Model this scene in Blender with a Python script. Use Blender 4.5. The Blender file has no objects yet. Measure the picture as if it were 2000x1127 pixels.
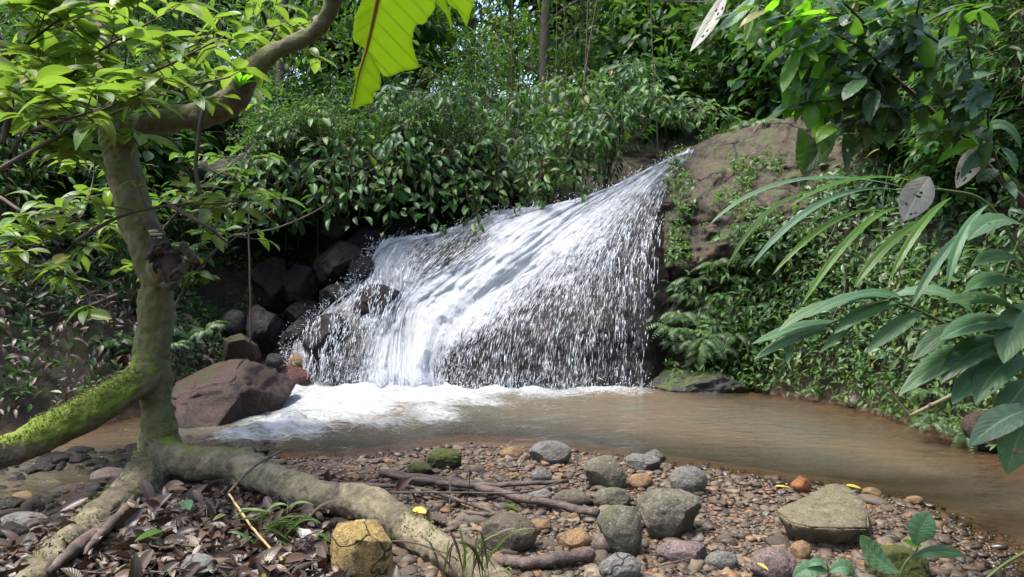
import bpy, bmesh, math, random
import numpy as np
from mathutils import Vector, Matrix
random.seed(7)
rng = np.random.default_rng(11)
R = math.radians
scene = bpy.context.scene

# ------------------------------------------------------------------ camera
CAM = np.array([0.0, 0.0, 1.4]); F = 1428.0; PITCH = math.atan(75 / 1428)
cam_d = bpy.data.cameras.new('camera'); cam = bpy.data.objects.new('camera', cam_d)
scene.collection.objects.link(cam); scene.camera = cam
cam.location = CAM; cam.rotation_euler = (math.pi / 2 - PITCH, 0, 0)
cam_d.sensor_width = 36; cam_d.lens = 36 * F / 2000; cam_d.clip_start = 0.05; cam_d.clip_end = 500

# ------------------------------------------------------------------ sky and sun
SUN_EL, SUN_AZ = 69, -98            # azimuth clockwise from +Y
world = bpy.data.worlds.new('World'); scene.world = world; world.use_nodes = True
wn = world.node_tree.nodes; wl = world.node_tree.links
sky = wn.new('ShaderNodeTexSky'); sky.sky_type = 'NISHITA'; sky.sun_disc = False
sky.sun_elevation = R(SUN_EL); sky.sun_rotation = R(SUN_AZ); sky.air_density = 1.0; sky.dust_density = 3.0
bg = wn['Background']; bg.inputs['Strength'].default_value = 0.15
wl.new(sky.outputs[0], bg.inputs['Color'])
sun_d = bpy.data.lights.new('sun', 'SUN'); sun = bpy.data.objects.new('sun', sun_d); scene.collection.objects.link(sun)
sun_d.energy = 2.2; sun_d.angle = R(12.0); sun_d.color = (1, 0.96, 0.88)
sdir = Vector((math.sin(R(SUN_AZ)) * math.cos(R(SUN_EL)), math.cos(R(SUN_AZ)) * math.cos(R(SUN_EL)), math.sin(R(SUN_EL))))
sun.rotation_euler = (-sdir).to_track_quat('-Z', 'Y').to_euler(); sun.location = (-4, 8, 20)
scene.view_settings.view_transform = 'Standard'; scene.view_settings.look = 'None'
scene.view_settings.exposure = 1.75; scene.view_settings.gamma = 1
scene.render.engine = 'CYCLES'
scene.cycles.max_bounces = 6; scene.cycles.diffuse_bounces = 3; scene.cycles.glossy_bounces = 2
scene.cycles.transmission_bounces = 4; scene.cycles.transparent_max_bounces = 12
scene.cycles.use_denoising = True; scene.cycles.caustics_reflective = False; scene.cycles.caustics_refractive = False

# ------------------------------------------------------------------ projection helpers
cP, sP = math.cos(PITCH), math.sin(PITCH)
def ray(px, py):
    u = (np.asarray(px, float) - 1000) / F; v = (563.5 - np.asarray(py, float)) / F
    return np.stack([u, cP + v * sP, -sP + v * cP], -1)
def P(px, py, Y):
    d = ray(px, py); t = np.asarray(Y, float) / d[..., 1]
    return CAM + d * t[..., None]
def G(px, py, z):
    d = ray(px, py); t = (z - CAM[2]) / d[..., 2]
    return CAM + d * np.asarray(t)[..., None]
def pix(p):
    q = np.asarray(p) - CAM
    dep = q[..., 1] * cP - q[..., 2] * sP; up = q[..., 1] * sP + q[..., 2] * cP
    return 1000 + F * q[..., 0] / dep, 563.5 - F * up / dep

# ------------------------------------------------------------------ noise
def _hash(i, j, k, seed):
    h = (i * 374761393 + j * 668265263 + k * 2147483647 + seed * 1274126177) & 0xFFFFFFFF
    h = ((h ^ (h >> 13)) * 1274126177) & 0xFFFFFFFF
    return ((h ^ (h >> 16)) & 0xFFFF) / 32767.5 - 1.0
def vnoise(p, seed=0):
    p = np.asarray(p, float); i = np.floor(p).astype(np.int64); f = p - i; f = f * f * (3 - 2 * f)
    out = 0
    for a in (0, 1):
        for b in (0, 1):
            for c in (0, 1):
                w = (f[..., 0] if a else 1 - f[..., 0]) * (f[..., 1] if b else 1 - f[..., 1]) * (f[..., 2] if c else 1 - f[..., 2])
                out = out + w * _hash(i[..., 0] + a, i[..., 1] + b, i[..., 2] + c, seed)
    return out
def fbm(p, octv=4, seed=0):
    p = np.asarray(p, float); s = 0; a = 1; t = 0
    for o in range(octv):
        s = s + a * vnoise(p * 2 ** o + o * 17.3, seed + o); t += a; a *= 0.5
    return s / t
def sstep(a, b, x):
    t = np.clip((x - a) / (b - a), 0, 1); return t * t * (3 - 2 * t)

# ------------------------------------------------------------------ mesh helpers
COL = scene.collection
def make_mesh(name, verts, faces, mat=None, smooth=True, uv=None, attrs=None):
    """faces: (n,k) int array, or a list of such arrays (mixed sizes)"""
    fl = faces if isinstance(faces, list) else [faces]
    fl = [np.asarray(f, np.int32) for f in fl if len(f)]
    me = bpy.data.meshes.new(name); verts = np.asarray(verts, np.float32)
    me.vertices.add(len(verts)); me.vertices.foreach_set('co', verts.ravel())
    loops = np.concatenate([f.ravel() for f in fl]); tot = np.concatenate([np.full(len(f), f.shape[1], np.int32) for f in fl])
    start = np.concatenate([[0], np.cumsum(tot)[:-1]]).astype(np.int32)
    me.loops.add(len(loops)); me.loops.foreach_set('vertex_index', loops)
    me.polygons.add(len(tot)); me.polygons.foreach_set('loop_start', start)
    me.polygons.foreach_set('use_smooth', np.full(len(tot), smooth, bool))
    me.update(calc_edges=True)
    if uv is not None:
        l = me.uv_layers.new(name='UVMap'); l.data.foreach_set('uv', np.asarray(uv, np.float32)[loops].ravel())
    for k, v in (attrs or {}).items():
        a = me.attributes.new(k, 'FLOAT', 'POINT'); a.data.foreach_set('value', np.asarray(v, np.float32))
    if mat: me.materials.append(mat)
    return me
def add_obj(name, mesh, parent=None, loc=None):
    o = bpy.data.objects.new(name, mesh); COL.objects.link(o)
    if parent is not None: o.parent = parent
    if loc is not None: o.location = loc
    return o
def tag(o, label, cat, group=None):
    o['label'] = label; o['category'] = cat
    if group: o['group'] = group
    return o
def thing(name, label, cat, loc, group=None):
    o = add_obj(name, None); o.location = loc; o.empty_display_size = 0.1
    return tag(o, label, cat, group)
def setting(name, mesh, kind='structure'):
    o = add_obj(name, mesh); o['kind'] = kind; return o
def grid_faces(nr, nc):
    i = np.arange((nr - 1) * (nc - 1)); r = i // (nc - 1); c = i % (nc - 1); a = r * nc + c
    return np.stack([a, a + 1, a + nc + 1, a + nc], -1)
def catmull(pts, n):
    pts = np.asarray(pts, float); m = len(pts)
    if m == 2:
        t = np.linspace(0, 1, n)[:, None]; return pts[0] * (1 - t) + pts[1] * t
    e = np.concatenate([[2 * pts[0] - pts[1]], pts, [2 * pts[-1] - pts[-2]]])
    s = np.linspace(0, m - 1 - 1e-9, n); i = s.astype(int); t = (s - i)[:, None]
    p0, p1, p2, p3 = e[i], e[i + 1], e[i + 2], e[i + 3]
    return 0.5 * (2 * p1 + (p2 - p0) * t + (2 * p0 - 5 * p1 + 4 * p2 - p3) * t ** 2 + (3 * p1 - p0 - 3 * p2 + p3) * t ** 3)
def tube(path, rad, k=6):
    """open path (n,3), radii (n) -> verts, quads (capped by collapsing ends)"""
    path = np.asarray(path, float); n = len(path); rad = np.broadcast_to(np.asarray(rad, float), (n,))
    T = np.gradient(path, axis=0); T /= np.linalg.norm(T, axis=1, keepdims=True) + 1e-9
    ref = np.array([0, 0, 1.0]) if abs(T[:, 2]).mean() < 0.8 else np.array([0, 1.0, 0])
    A = np.cross(T, ref); A /= np.linalg.norm(A, axis=1, keepdims=True) + 1e-9; B = np.cross(A, T)
    th = np.arange(k) * 2 * math.pi / k
    V = path[:, None] + rad[:, None, None] * (np.cos(th)[None, :, None] * A[:, None] + np.sin(th)[None, :, None] * B[:, None])
    V = V.reshape(-1, 3)
    f = []
    i = np.arange((n - 1) * k); r = i // k; c = i % k
    q = np.stack([r * k + c, (r + 1) * k + c, (r + 1) * k + (c + 1) % k, r * k + (c + 1) % k], -1)
    V = np.concatenate([V, path[:1], path[-1:]]); a, b = n * k, n * k + 1
    c = np.arange(k); e = (n - 1) * k
    t1 = np.stack([np.full(k, a), c, (c + 1) % k], -1); t2 = np.stack([np.full(k, b), e + (c + 1) % k, e + c], -1)
    return V, [q, np.concatenate([t1, t2])]
class Bag:
    """joins many pieces into one mesh"""
    def __init__(s): s.v = []; s.q = []; s.t = []; s.n = 0
    def add(s, V, F):
        for f in (F if isinstance(F, list) else [F]):
            (s.q if f.shape[1] == 4 else s.t).append(f + s.n)
        s.v.append(V); s.n += len(V)
    def mesh(s, name, mat, smooth=True):
        fl = [np.concatenate(x) for x in (s.q, s.t) if x]
        return make_mesh(name, np.concatenate(s.v), fl, mat, smooth)
def ico(sub):
    bm = bmesh.new(); bmesh.ops.create_icosphere(bm, subdivisions=sub, radius=1)
    v = np.array([x.co[:] for x in bm.verts]); f = np.array([[y.index for y in x.verts] for x in bm.faces]); bm.free()
    return v, f
ICO = {s: ico(s) for s in (1, 2, 3, 4, 5)}

# ------------------------------------------------------------------ materials
class NT:
    def __init__(s, name):
        s.m = bpy.data.materials.new(name); s.m.use_nodes = True; s.t = s.m.node_tree; s.t.nodes.clear()
        s.out = s.t.nodes.new('ShaderNodeOutputMaterial')
    def n(s, kind, **kw):
        nd = s.t.nodes.new(kind)
        for k, v in kw.items():
            if k.startswith('i_'):
                key = k[2:]; key = int(key) if key.isdigit() else key.replace('_', ' ')
                if isinstance(v, bpy.types.NodeSocket): s.t.links.new(v, nd.inputs[key])
                else: nd.inputs[key].default_value = v
            else: setattr(nd, k, v)
        return nd
    def math(s, op, a, b=None, clamp=False):
        nd = s.t.nodes.new('ShaderNodeMath'); nd.operation = op; nd.use_clamp = clamp
        for i, x in enumerate((a, b)):
            if x is None: continue
            if isinstance(x, bpy.types.NodeSocket): s.t.links.new(x, nd.inputs[i])
            else: nd.inputs[i].default_value = x
        return nd.outputs[0]
    def mix(s, fac, a, b, blend='MIX'):
        nd = s.t.nodes.new('ShaderNodeMix'); nd.data_type = 'RGBA'; nd.blend_type = blend
        for i, x in ((0, fac), (6, a), (7, b)):
            if isinstance(x, bpy.types.NodeSocket): s.t.links.new(x, nd.inputs[i])
            elif i == 0: nd.inputs[i].default_value = x
            else: nd.inputs[i].default_value = (*x[:3], 1)
        return nd.outputs[2]
    def noise(s, co, scale, detail=5, rough=0.6, dist=0.0):
        nd = s.n('ShaderNodeTexNoise'); nd.inputs['Scale'].default_value = scale; nd.inputs['Detail'].default_value = detail
        nd.inputs['Roughness'].default_value = rough; nd.inputs['Distortion'].default_value = dist
        if co is not None: s.t.links.new(co, nd.inputs['Vector'])
        return nd.outputs['Fac']
    def ramp(s, fac, stops):
        nd = s.n('ShaderNodeValToRGB'); cr = nd.color_ramp
        while len(cr.elements) < len(stops): cr.elements.new(0.5)
        for e, (p, c) in zip(cr.elements, stops):
            e.position = p; e.color = (*c, 1) if not isinstance(c, (int, float)) else (c, c, c, 1)
        s.t.links.new(fac, nd.inputs[0]); return nd.outputs[0]
    def step(s, x, a, b):
        nd = s.n('ShaderNodeMapRange'); nd.interpolation_type = 'SMOOTHSTEP'
        s.t.links.new(x, nd.inputs[0]); nd.inputs[1].default_value = a; nd.inputs[2].default_value = b
        return nd.outputs[0]
    def bump(s, h, strength, dist, prev=None):
        nd = s.n('ShaderNodeBump'); nd.inputs['Strength'].default_value = strength; nd.inputs['Distance'].default_value = dist
        s.t.links.new(h, nd.inputs['Height'])
        if prev is not None: s.t.links.new(prev, nd.inputs['Normal'])
        return nd.outputs[0]
    def end(s, shader):
        s.t.links.new(shader, s.out.inputs['Surface']); return s.m

def rock_mat(name, c1, c2, c3, scale=6, moss=0.0, rough=0.75, cracks=0.0, pits=0.4, mosscol=(0.06, 0.085, 0.012), spec=.45):
    m = NT(name); co = m.n('ShaderNodeTexCoord').outputs['Object']
    oi = m.n('ShaderNodeObjectInfo').outputs['Random']
    off = m.n('ShaderNodeVectorMath', operation='ADD'); m.t.links.new(co, off.inputs[0])
    cx = m.n('ShaderNodeCombineXYZ'); sc = m.math('MULTIPLY', oi, 37.0)
    m.t.links.new(sc, cx.inputs[0]); m.t.links.new(cx.outputs[0], off.inputs[1]); co = off.outputs[0]
    n1 = m.noise(co, scale, 6, 0.65, 0.4); n2 = m.noise(co, scale * 6, 5, 0.7); n3 = m.noise(co, scale * 22, 3, 0.6)
    c = m.mix(m.step(n1, 0.35, 0.65), c1, c2)
    c = m.mix(m.math('MULTIPLY', m.step(n2, 0.5, 0.72), 0.75), c, c3)
    c = m.mix(m.math('MULTIPLY', m.step(n3, 0.52, 0.75), 0.45), c, tuple(x * 1.7 for x in c1))
    c = m.mix(m.math('MULTIPLY', m.step(n3, 0.5, 0.28), 0.55), c, tuple(x * 0.35 for x in c2))
    nm = m.noise(co, scale * 2.7, 5, 0.7, 0.6); nf = m.noise(co, scale * 9, 4, 0.75)
    c = m.mix(m.math('MULTIPLY', m.step(nm, 0.52, 0.34), 0.65), c, tuple(x * 0.42 for x in c2)); c = m.mix(m.math('MULTIPLY', m.step(nf, 0.55, 0.68), 0.55), c, tuple(min(.7, x * 1.35 + .01) for x in c3))
    c = m.mix(m.math('MULTIPLY', m.step(nf, 0.43, 0.33), 0.7), c, tuple(x * 0.3 for x in c2))
    b = m.bump(n1, 0.7, 0.06); b = m.bump(nf, 0.6, 0.02, b); b0 = b
    b = m.bump(n1, 0.0, 0.06, b); b = m.bump(n2, 0.8, 0.03, b); b = m.bump(n3, pits + .25, 0.011, b)
    if cracks:
        v = m.n('ShaderNodeTexVoronoi', feature='DISTANCE_TO_EDGE'); v.inputs['Scale'].default_value = cracks
        dn = m.n('ShaderNodeVectorMath', operation='MULTIPLY_ADD'); nt = m.n('ShaderNodeTexNoise'); nt.inputs['Scale'].default_value = scale
        m.t.links.new(co, nt.inputs['Vector']); m.t.links.new(nt.outputs['Color'], dn.inputs[0]); dn.inputs[1].default_value = (.15, .15, .15)
        m.t.links.new(co, dn.inputs[2]); m.t.links.new(dn.outputs[0], v.inputs['Vector'])
        e = m.step(v.outputs['Distance'], 0.0, 0.035)
        c = m.mix(e, tuple(x * 0.25 for x in c2), c); b = m.bump(e, 0.8, 0.015, b)
    r = m.math('ADD', rough - 0.1, m.math('MULTIPLY', n2, 0.2))
    if moss:
        ge = m.n('ShaderNodeNewGeometry'); sp = m.n('ShaderNodeSeparateXYZ'); m.t.links.new(ge.outputs['Normal'], sp.inputs[0])
        k = m.math('ADD', m.math('MULTIPLY', sp.outputs[2], 0.35), m.math('ADD', n1, m.math('MULTIPLY', n2, 0.5)))
        k = m.step(k, 1.25 - moss, 1.42 - moss)
        mc = m.mix(n3, mosscol, tuple(x * 2.4 for x in mosscol)); c = m.mix(k, c, mc)
        r = m.math('MAXIMUM', r, m.math('MULTIPLY', k, 0.9)); b = m.bump(m.noise(co, 130, 2, 0.7), 0.35, 0.01, b)
    if name == 'brown_cliff_rock':
        wt = m.n('ShaderNodeAttribute', attribute_name='wet').outputs['Fac']; wt = m.math('MINIMUM', wt, 1.0)
        c = m.mix(wt, c, m.mix(0.75, c, (0.02, 0.015, 0.012))); r = m.math('SUBTRACT', r, m.math('MULTIPLY', wt, 0.3))
    p = m.n('ShaderNodeBsdfPrincipled', i_Base_Color=c, i_Roughness=r, i_Normal=b); p.inputs['Specular IOR Level'].default_value = spec
    return m.end(p.outputs[0])

def leaf_mat(name, dark, light, glow, trans=0.35, rough=0.42, veins=True, hue=0.03, spots=0.0, spec=0.5, vk=.16, old_leaves=True):
    m = NT(name); ge = m.n('ShaderNodeNewGeometry'); oi = m.n('ShaderNodeObjectInfo')
    rnd = m.math('FRACT', m.math('ADD', ge.outputs['Random Per Island'], oi.outputs['Random']))
    uvn = m.n('ShaderNodeUVMap').outputs[0]; sp = m.n('ShaderNodeSeparateXYZ'); m.t.links.new(uvn, sp.inputs[0])
    u, v = sp.outputs[0], sp.outputs[1]
    c = m.mix(rnd, dark, light)
    g = m.mix(rnd, tuple(x * 0.75 for x in glow), glow)
    co = m.n('ShaderNodeTexCoord').outputs['Object']
    hs = m.n('ShaderNodeHueSaturation'); rr = m.math('FRACT', m.math('MULTIPLY', rnd, 7.31))
    m.t.links.new(m.math('ADD', 0.5 - hue / 2, m.math('MULTIPLY', rr, hue)), hs.inputs['Hue'])
    m.t.links.new(m.math('ADD', 0.75, m.math('MULTIPLY', m.math('FRACT', m.math('MULTIPLY', rnd, 13.7)), 0.5)), hs.inputs['Value'])
    m.t.links.new(c, hs.inputs['Color']); c = hs.outputs[0]
    old = m.step(m.math('FRACT', m.math('MULTIPLY', rnd, 29.3)), 0.990, 0.994)
    nrm = None
    if old_leaves: c = m.mix(old, c, (0.16, 0.14, 0.03))
    if veins:
        a = m.math('ABSOLUTE', m.math('SUBTRACT', u, 0.5))
        mid = m.step(a, 0.035, 0.012)
        w = m.math('SINE', m.math('MULTIPLY', m.math('SUBTRACT', v, m.math('MULTIPLY', a, 0.55)), 62.0))
        lat = m.step(w, 0.8, 1.0)
        ve = m.math('MAXIMUM', mid, m.math('MULTIPLY', lat, vk))
        c = m.mix(m.math('MULTIPLY', ve, 0.5), c, tuple(min(1, x * 2.2) for x in light))
        g = m.mix(m.math('MULTIPLY', ve, 0.5), g, tuple(x * 0.6 for x in glow))
        nrm = m.bump(w, 0.16, 0.003)
    if spots:
        sn = m.step(m.noise(co, 22, 4, 0.7), 0.62, 0.68)
        c = m.mix(m.math('MULTIPLY', sn, spots), c, (0.10, 0.06, 0.02))
    p = m.n('ShaderNodeBsdfPrincipled', i_Base_Color=c, i_Roughness=rough); p.inputs['Specular IOR Level'].default_value = spec
    if nrm is not None: m.t.links.new(nrm, p.inputs['Normal'])
    t = m.n('ShaderNodeBsdfTranslucent', i_Color=g)
    mx = m.n('ShaderNodeMixShader'); mx.inputs[0].default_value = trans
    m.t.links.new(p.outputs[0], mx.inputs[1]); m.t.links.new(t.outputs[0], mx.inputs[2])
    return m.end(mx.outputs[0])

def bark_mat(name, c1, c2, moss=0.5, scale=8, mosscol=(0.09, 0.12, 0.012), rough=0.85):
    m = NT(name); co = m.n('ShaderNodeTexCoord').outputs['Object']
    n1 = m.noise(co, scale * 0.6, 5, 0.6, 0.3); n2 = m.noise(co, scale * 5, 5, 0.7); n3 = m.noise(co, scale * 22, 3, 0.6)
    c = m.mix(m.step(n1, 0.38, 0.62), c1, c2)
    c = m.mix(m.math('MULTIPLY', m.step(n2, 0.55, 0.72), 0.5), c, tuple(min(1, x * 1.8) for x in c1))
    c = m.mix(m.math('MULTIPLY', m.step(n3, 0.48, 0.3), 0.5), c, tuple(x * 0.4 for x in c2))
    c = m.mix(m.math('MULTIPLY', m.step(m.noise(co, scale * 2.2, 5, 0.75, 0.8), 0.54, 0.68), 0.4), c, tuple(min(.5, x * 1.7 + .02) for x in c1))
    c = m.mix(m.math('MULTIPLY', m.step(m.noise(co, scale * 1.4, 4, 0.7, 0.5), 0.5, 0.36), 0.6), c, tuple(x * .45 for x in c2))
    ge = m.n('ShaderNodeNewGeometry'); sp = m.n('ShaderNodeSeparateXYZ'); m.t.links.new(ge.outputs['Normal'], sp.inputs[0])
    b = m.bump(n1, 0.5, 0.03); b = m.bump(n2, 0.6, 0.016, b); b = m.bump(n3, 0.5, 0.007, b)
    if moss:
        at = m.n('ShaderNodeAttribute', attribute_name='mossy').outputs['Fac'] if name != 'dead_wood' else 1.0
        dm = m.math('MULTIPLY', m.math('SUBTRACT', at, 1.0), 0.45)
        thin = m.step(m.math('ADD', dm, m.math('ADD', n1, m.math('MULTIPLY', n3, 0.6))), 0.98 - moss * 0.4, 1.1 - moss * 0.3)
        c = m.mix(m.math('MULTIPLY', thin, 0.7), c, tuple(x * 1.1 for x in (0.105, 0.11, 0.03)))
        k = m.math('ADD', m.math('MULTIPLY', sp.outputs[2], 0.25), m.math('ADD', m.noise(co, scale * 0.9, 4, 0.7), m.math('MULTIPLY', n2, 0.4)))
        k = m.step(m.math('ADD', k, dm), 1.14 - moss * 0.4, 1.30 - moss * 0.4)
        c = m.mix(k, c, m.mix(n3, mosscol, tuple(x * 2.2 for x in mosscol)))
        b = m.bump(m.math('MULTIPLY', k, m.noise(co, 150, 2, 0.7)), 0.6, 0.012, b)
    p = m.n('ShaderNodeBsdfPrincipled', i_Base_Color=c, i_Roughness=rough, i_Normal=b)
    return m.end(p.outputs[0])

def plain_mat(name, col, rough=0.7, scale=20, var=0.4):
    m = NT(name); co = m.n('ShaderNodeTexCoord').outputs['Object']; n = m.noise(co, scale, 4, 0.7)
    ge = m.n('ShaderNodeNewGeometry')
    c = m.mix(n, tuple(x * (1 - var) for x in col), tuple(min(1, x * (1 + var)) for x in col))
    c = m.mix(m.math('MULTIPLY', ge.outputs['Random Per Island'], 0.5), c, tuple(x * 0.45 for x in col))
    p = m.n('ShaderNodeBsdfPrincipled', i_Base_Color=c, i_Roughness=rough, i_Normal=m.bump(n, 0.4, 0.004))
    return m.end(p.outputs[0])

# ------------------------------------------------------------------ terrain
POOL = np.array([(2.15, 2.9), (2.3, 3.5), (2.25, 3.95), (1.95, 4.2), (1.6, 4.35), (1.28, 4.57), (0.75, 4.85), (0.2, 5.2), (-0.37, 5.3),
                 (-0.7, 5.05), (-1.05, 4.9), (-1.5, 4.85), (-1.95, 4.85), (-2.15, 4.45), (-2.3, 3.95), (-2.55, 3.5), (-3.2, 3.2), (-6, 3.0),
                 (-6, 5.0), (-4.2, 5.4), (-3.4, 5.8), (-2.9, 6.6), (-3.1, 8.3), (-1, 9.4), (2.0, 9.0), (2.05, 7.55), (3.0, 6.65),
                 (3.25, 5.85), (3.4, 5.2), (3.4, 4.4), (3.3, 3.0), (3.2, 0.5), (3.0, -3), (1.6, -3), (1.8, 1.5)])
def sdist(x, y):
    """distance to the pool outline, negative inside"""
    a = POOL; b = np.roll(POOL, -1, 0); d = np.full(x.shape, 1e9); ins = np.zeros(x.shape, bool)
    for (x0, y0), (x1, y1) in zip(a, b):
        ex, ey = x1 - x0, y1 - y0; t = np.clip(((x - x0) * ex + (y - y0) * ey) / (ex * ex + ey * ey), 0, 1)
        d = np.minimum(d, np.hypot(x - x0 - t * ex, y - y0 - t * ey))
        c = (y0 > y) != (y1 > y)
        with np.errstate(divide='ignore', invalid='ignore'):
            ins ^= c & (x < (x1 - x0) * (y - y0) / (y1 - y0 + 1e-12) + x0)
    return np.where(ins, -d, d)
def is_bar(x, y):
    """1 on the gravel bar and near bank where the camera stands"""
    lim = np.interp(x, [-6, -3.2, -2.3, -1.95, -0.4, 1.3, 2.3, 2.6], [4.0, 4.0, 4.4, 5.2, 6, 5.6, 4.6, 3])
    return ((y < lim) & (x < 2.75)).astype(float)
def H(x, y):
    x = np.asarray(x, float); y = np.asarray(y, float)
    s = sdist(x, y); wob = fbm(np.stack([x * 1.3, y * 1.3, x * 0], -1), 3, 5); o = np.maximum(s, 0)
    bed = -np.minimum(0.55, 0.18 * np.maximum(-s, 0) + 0.25 * np.maximum(-s - 0.6, 0))
    bar = 0.07 * (1 - np.exp(-o * 3)) + 0.008 * o + 0.02 * wob * np.minimum(1, o * 4)
    bar = bar + 0.03 * np.exp(-(((x + 1.5) / 0.75) ** 2 + ((y - 3.6) / 0.55) ** 2))
    ef = o * (1 + 0.35 * wob)
    steep = 1.0 + 0.7 * sstep(2.0, 3.2, x) * sstep(9, 6.5, y) - 0.25 * sstep(-2.5, -3.5, x) * sstep(9, 7, y)
    bank = steep * 1.45 * (1 - np.exp(-ef * 1.3)) + 0.36 * np.minimum(o, 14) + 0.10 * np.maximum(o - 14, 0) + 0.15 * wob * np.minimum(1, o)
    b = is_bar(x, y)
    return np.where(s < 0, bed, np.where(b > 0, np.minimum(bar, 0.7), bank))
def Hs(x, y): return float(H(np.array([x]), np.array([y]))[0])
def ground_at(px, py):
    z = 0.1
    for _ in range(8):
        p = G(px, py, z); z = 0.5 * z + 0.5 * max(Hs(p[0], p[1]), -0.05)
    return G(px, py, z)

def ground_mat():
    m = NT('ground_soil'); co = m.n('ShaderNodeTexCoord').outputs['Object']
    bar = m.n('ShaderNodeAttribute', attribute_name='bar').outputs['Fac']; bed = m.n('ShaderNodeAttribute', attribute_name='bed').outputs['Fac']
    n1 = m.noise(co, 2.2, 6, 0.65); n2 = m.noise(co, 16, 5, 0.7); n3 = m.noise(co, 70, 3, 0.6)
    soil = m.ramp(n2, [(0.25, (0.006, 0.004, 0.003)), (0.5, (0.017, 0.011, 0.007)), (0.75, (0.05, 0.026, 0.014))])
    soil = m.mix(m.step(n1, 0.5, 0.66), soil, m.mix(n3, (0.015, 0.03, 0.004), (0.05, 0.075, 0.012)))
    v = m.n('ShaderNodeTexVoronoi'); v.inputs['Scale'].default_value = 38; m.t.links.new(co, v.inputs['Vector'])
    sv = m.n('ShaderNodeSeparateColor'); m.t.links.new(v.outputs['Color'], sv.inputs[0])
    grav = m.ramp(sv.outputs[0], [(0, (0.05, 0.028, 0.02)), (0.35, (0.12, 0.06, 0.04)), (0.65, (0.16, 0.10, 0.075)), (1, (0.22, 0.13, 0.07))])
    grav = m.mix(m.step(v.outputs['Distance'], 0.25, 0.7), grav, (0.02, 0.012, 0.008))
    bedc = m.mix(m.step(n2, 0.42, 0.6), (0.105, 0.062, 0.034), (0.045, 0.028, 0.017))
    bedc = m.mix(m.math('MULTIPLY', m.step(sv.outputs[1], 0.6, 0.8), 0.6), bedc, (0.05, 0.03, 0.02))
    c = m.mix(bar, soil, grav); c = m.mix(bed, c, bedc)
    b = m.bump(n2, 0.8, 0.03); b = m.bump(n3, 0.6, 0.01, b); b = m.bump(m.math('MULTIPLY', v.outputs['Distance'], bar), -0.8, 0.02, b)
    p = m.n('ShaderNodeBsdfPrincipled', i_Base_Color=c, i_Roughness=0.85, i_Normal=b)
    return m.end(p.outputs[0])
xs = np.concatenate([np.arange(-60, -8, 3.0), np.arange(-8, 8, 0.065), np.arange(8, 61, 3.0)])
ys = np.concatenate([np.arange(-12, 0.5, 0.8), np.arange(0.5, 10.5, 0.065), np.arange(10.5, 22, 0.4), np.arange(22, 80, 4.0)])
gx, gy = np.meshgrid(xs, ys); gz = H(gx, gy)
gs = sdist(gx, gy); gz = gz + 0.07 * fbm(np.stack([gx * 5, gy * 5, gz * 5], -1), 3, 9) * sstep(0.1, 0.5, gs) * (1 - is_bar(gx, gy) * 0.85)
gz = gz - 0.8 * sstep(6.9, 7.6, gy) * sstep(11.5, 9.5, gy) * sstep(-2.6, -1.6, gx) * sstep(2.9, 2.1, gx) * (gs > 0)
bl = is_bar(gx, gy) * (gs > 0)
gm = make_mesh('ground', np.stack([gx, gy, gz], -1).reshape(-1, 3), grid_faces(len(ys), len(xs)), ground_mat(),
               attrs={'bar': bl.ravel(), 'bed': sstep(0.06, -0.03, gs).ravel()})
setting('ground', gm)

# ------------------------------------------------------------------ waterfall rock face
CRX = [430, 520, 560, 640, 700, 725, 745, 800, 850, 900, 960, 1030, 1080, 1140, 1200, 1250, 1290, 1330, 1370, 1460]
CRY = [740, 705, 665, 605, 560, 515, 470, 462, 456, 440, 413, 405, 400, 386, 362, 336, 316, 303, 300, 300]
YCX = [430, 560, 740, 1000, 1330, 1460]; YCY = [7.7, 8.0, 8.6, 9.0, 9.2, 9.0]
YBX = [430, 560, 740, 900, 1300, 1460]; YBY = [7.6, 7.75, 7.45, 7.4, 7.5, 7.5]
LUMPS = [(782, 745, 60, 75, -0.42), (640, 745, 80, 40, -.2), (1000, 765, 260, 45, -.22), (690, 640, 75, 85, -0.42), (745, 585, 38, 40, -0.25), (870, 500, 85, 48, -0.30), (990, 660, 130, 90, -0.26), (1170, 640, 90, 120, -0.22),
         (785, 650, 35, 110, 0.16), (1100, 480, 180, 50, -0.15), (620, 690, 50, 40, -0.2)]
def face_Y(px, py, rough=1.0):
    px = np.asarray(px, float); py = np.asarray(py, float)
    c = np.interp(px, CRX, CRY); base = 757.0
    t = (base - py) / np.maximum(base - c, 15); tc = np.clip(t, 0, 1.0)
    Y = np.interp(px, YBX, YBY) + (np.interp(px, YCX, YCY) - np.interp(px, YBX, YBY)) * tc ** 1.7
    for x0, y0, rx, ry, a in LUMPS: Y = Y + a * np.exp(-((px - x0) / rx) ** 2 - ((py - y0) / ry) ** 2)
    q = np.stack([px / 70, py / 70, px * 0], -1)
    Y = Y + .22 * sstep(1262, 1312, px)
    return Y + rough * (0.10 * fbm(q, 4, 21) + 0.05 * np.abs(fbm(q * 3, 3, 33)))
pxs = np.arange(430, 1312, 6.0); rows = []
tt = np.linspace(-0.35, 1, 90)
A_, B_ = np.meshgrid(pxs, tt)
c_ = np.interp(A_, CRX, CRY); pyg = 757 - (757 - c_) * B_; pyg = np.where(B_ < 0, 757 - B_ * 160, pyg)
pyg = pyg + np.clip(B_, 0, 1) ** 3 * 14 * fbm(np.stack([A_ / 25, A_ * 0, A_ * 0], -1), 3, 57)
V = P(A_, pyg, face_Y(A_, pyg))
back = []
for k, dy in enumerate((0.25, 0.7, 1.4, 2.6)):
    q = V[-1].copy(); q[:, 1] += dy; q[:, 2] -= 0.05 * dy + 0.02; back.append(q)
V = np.concatenate([V, np.array(back)])
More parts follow.
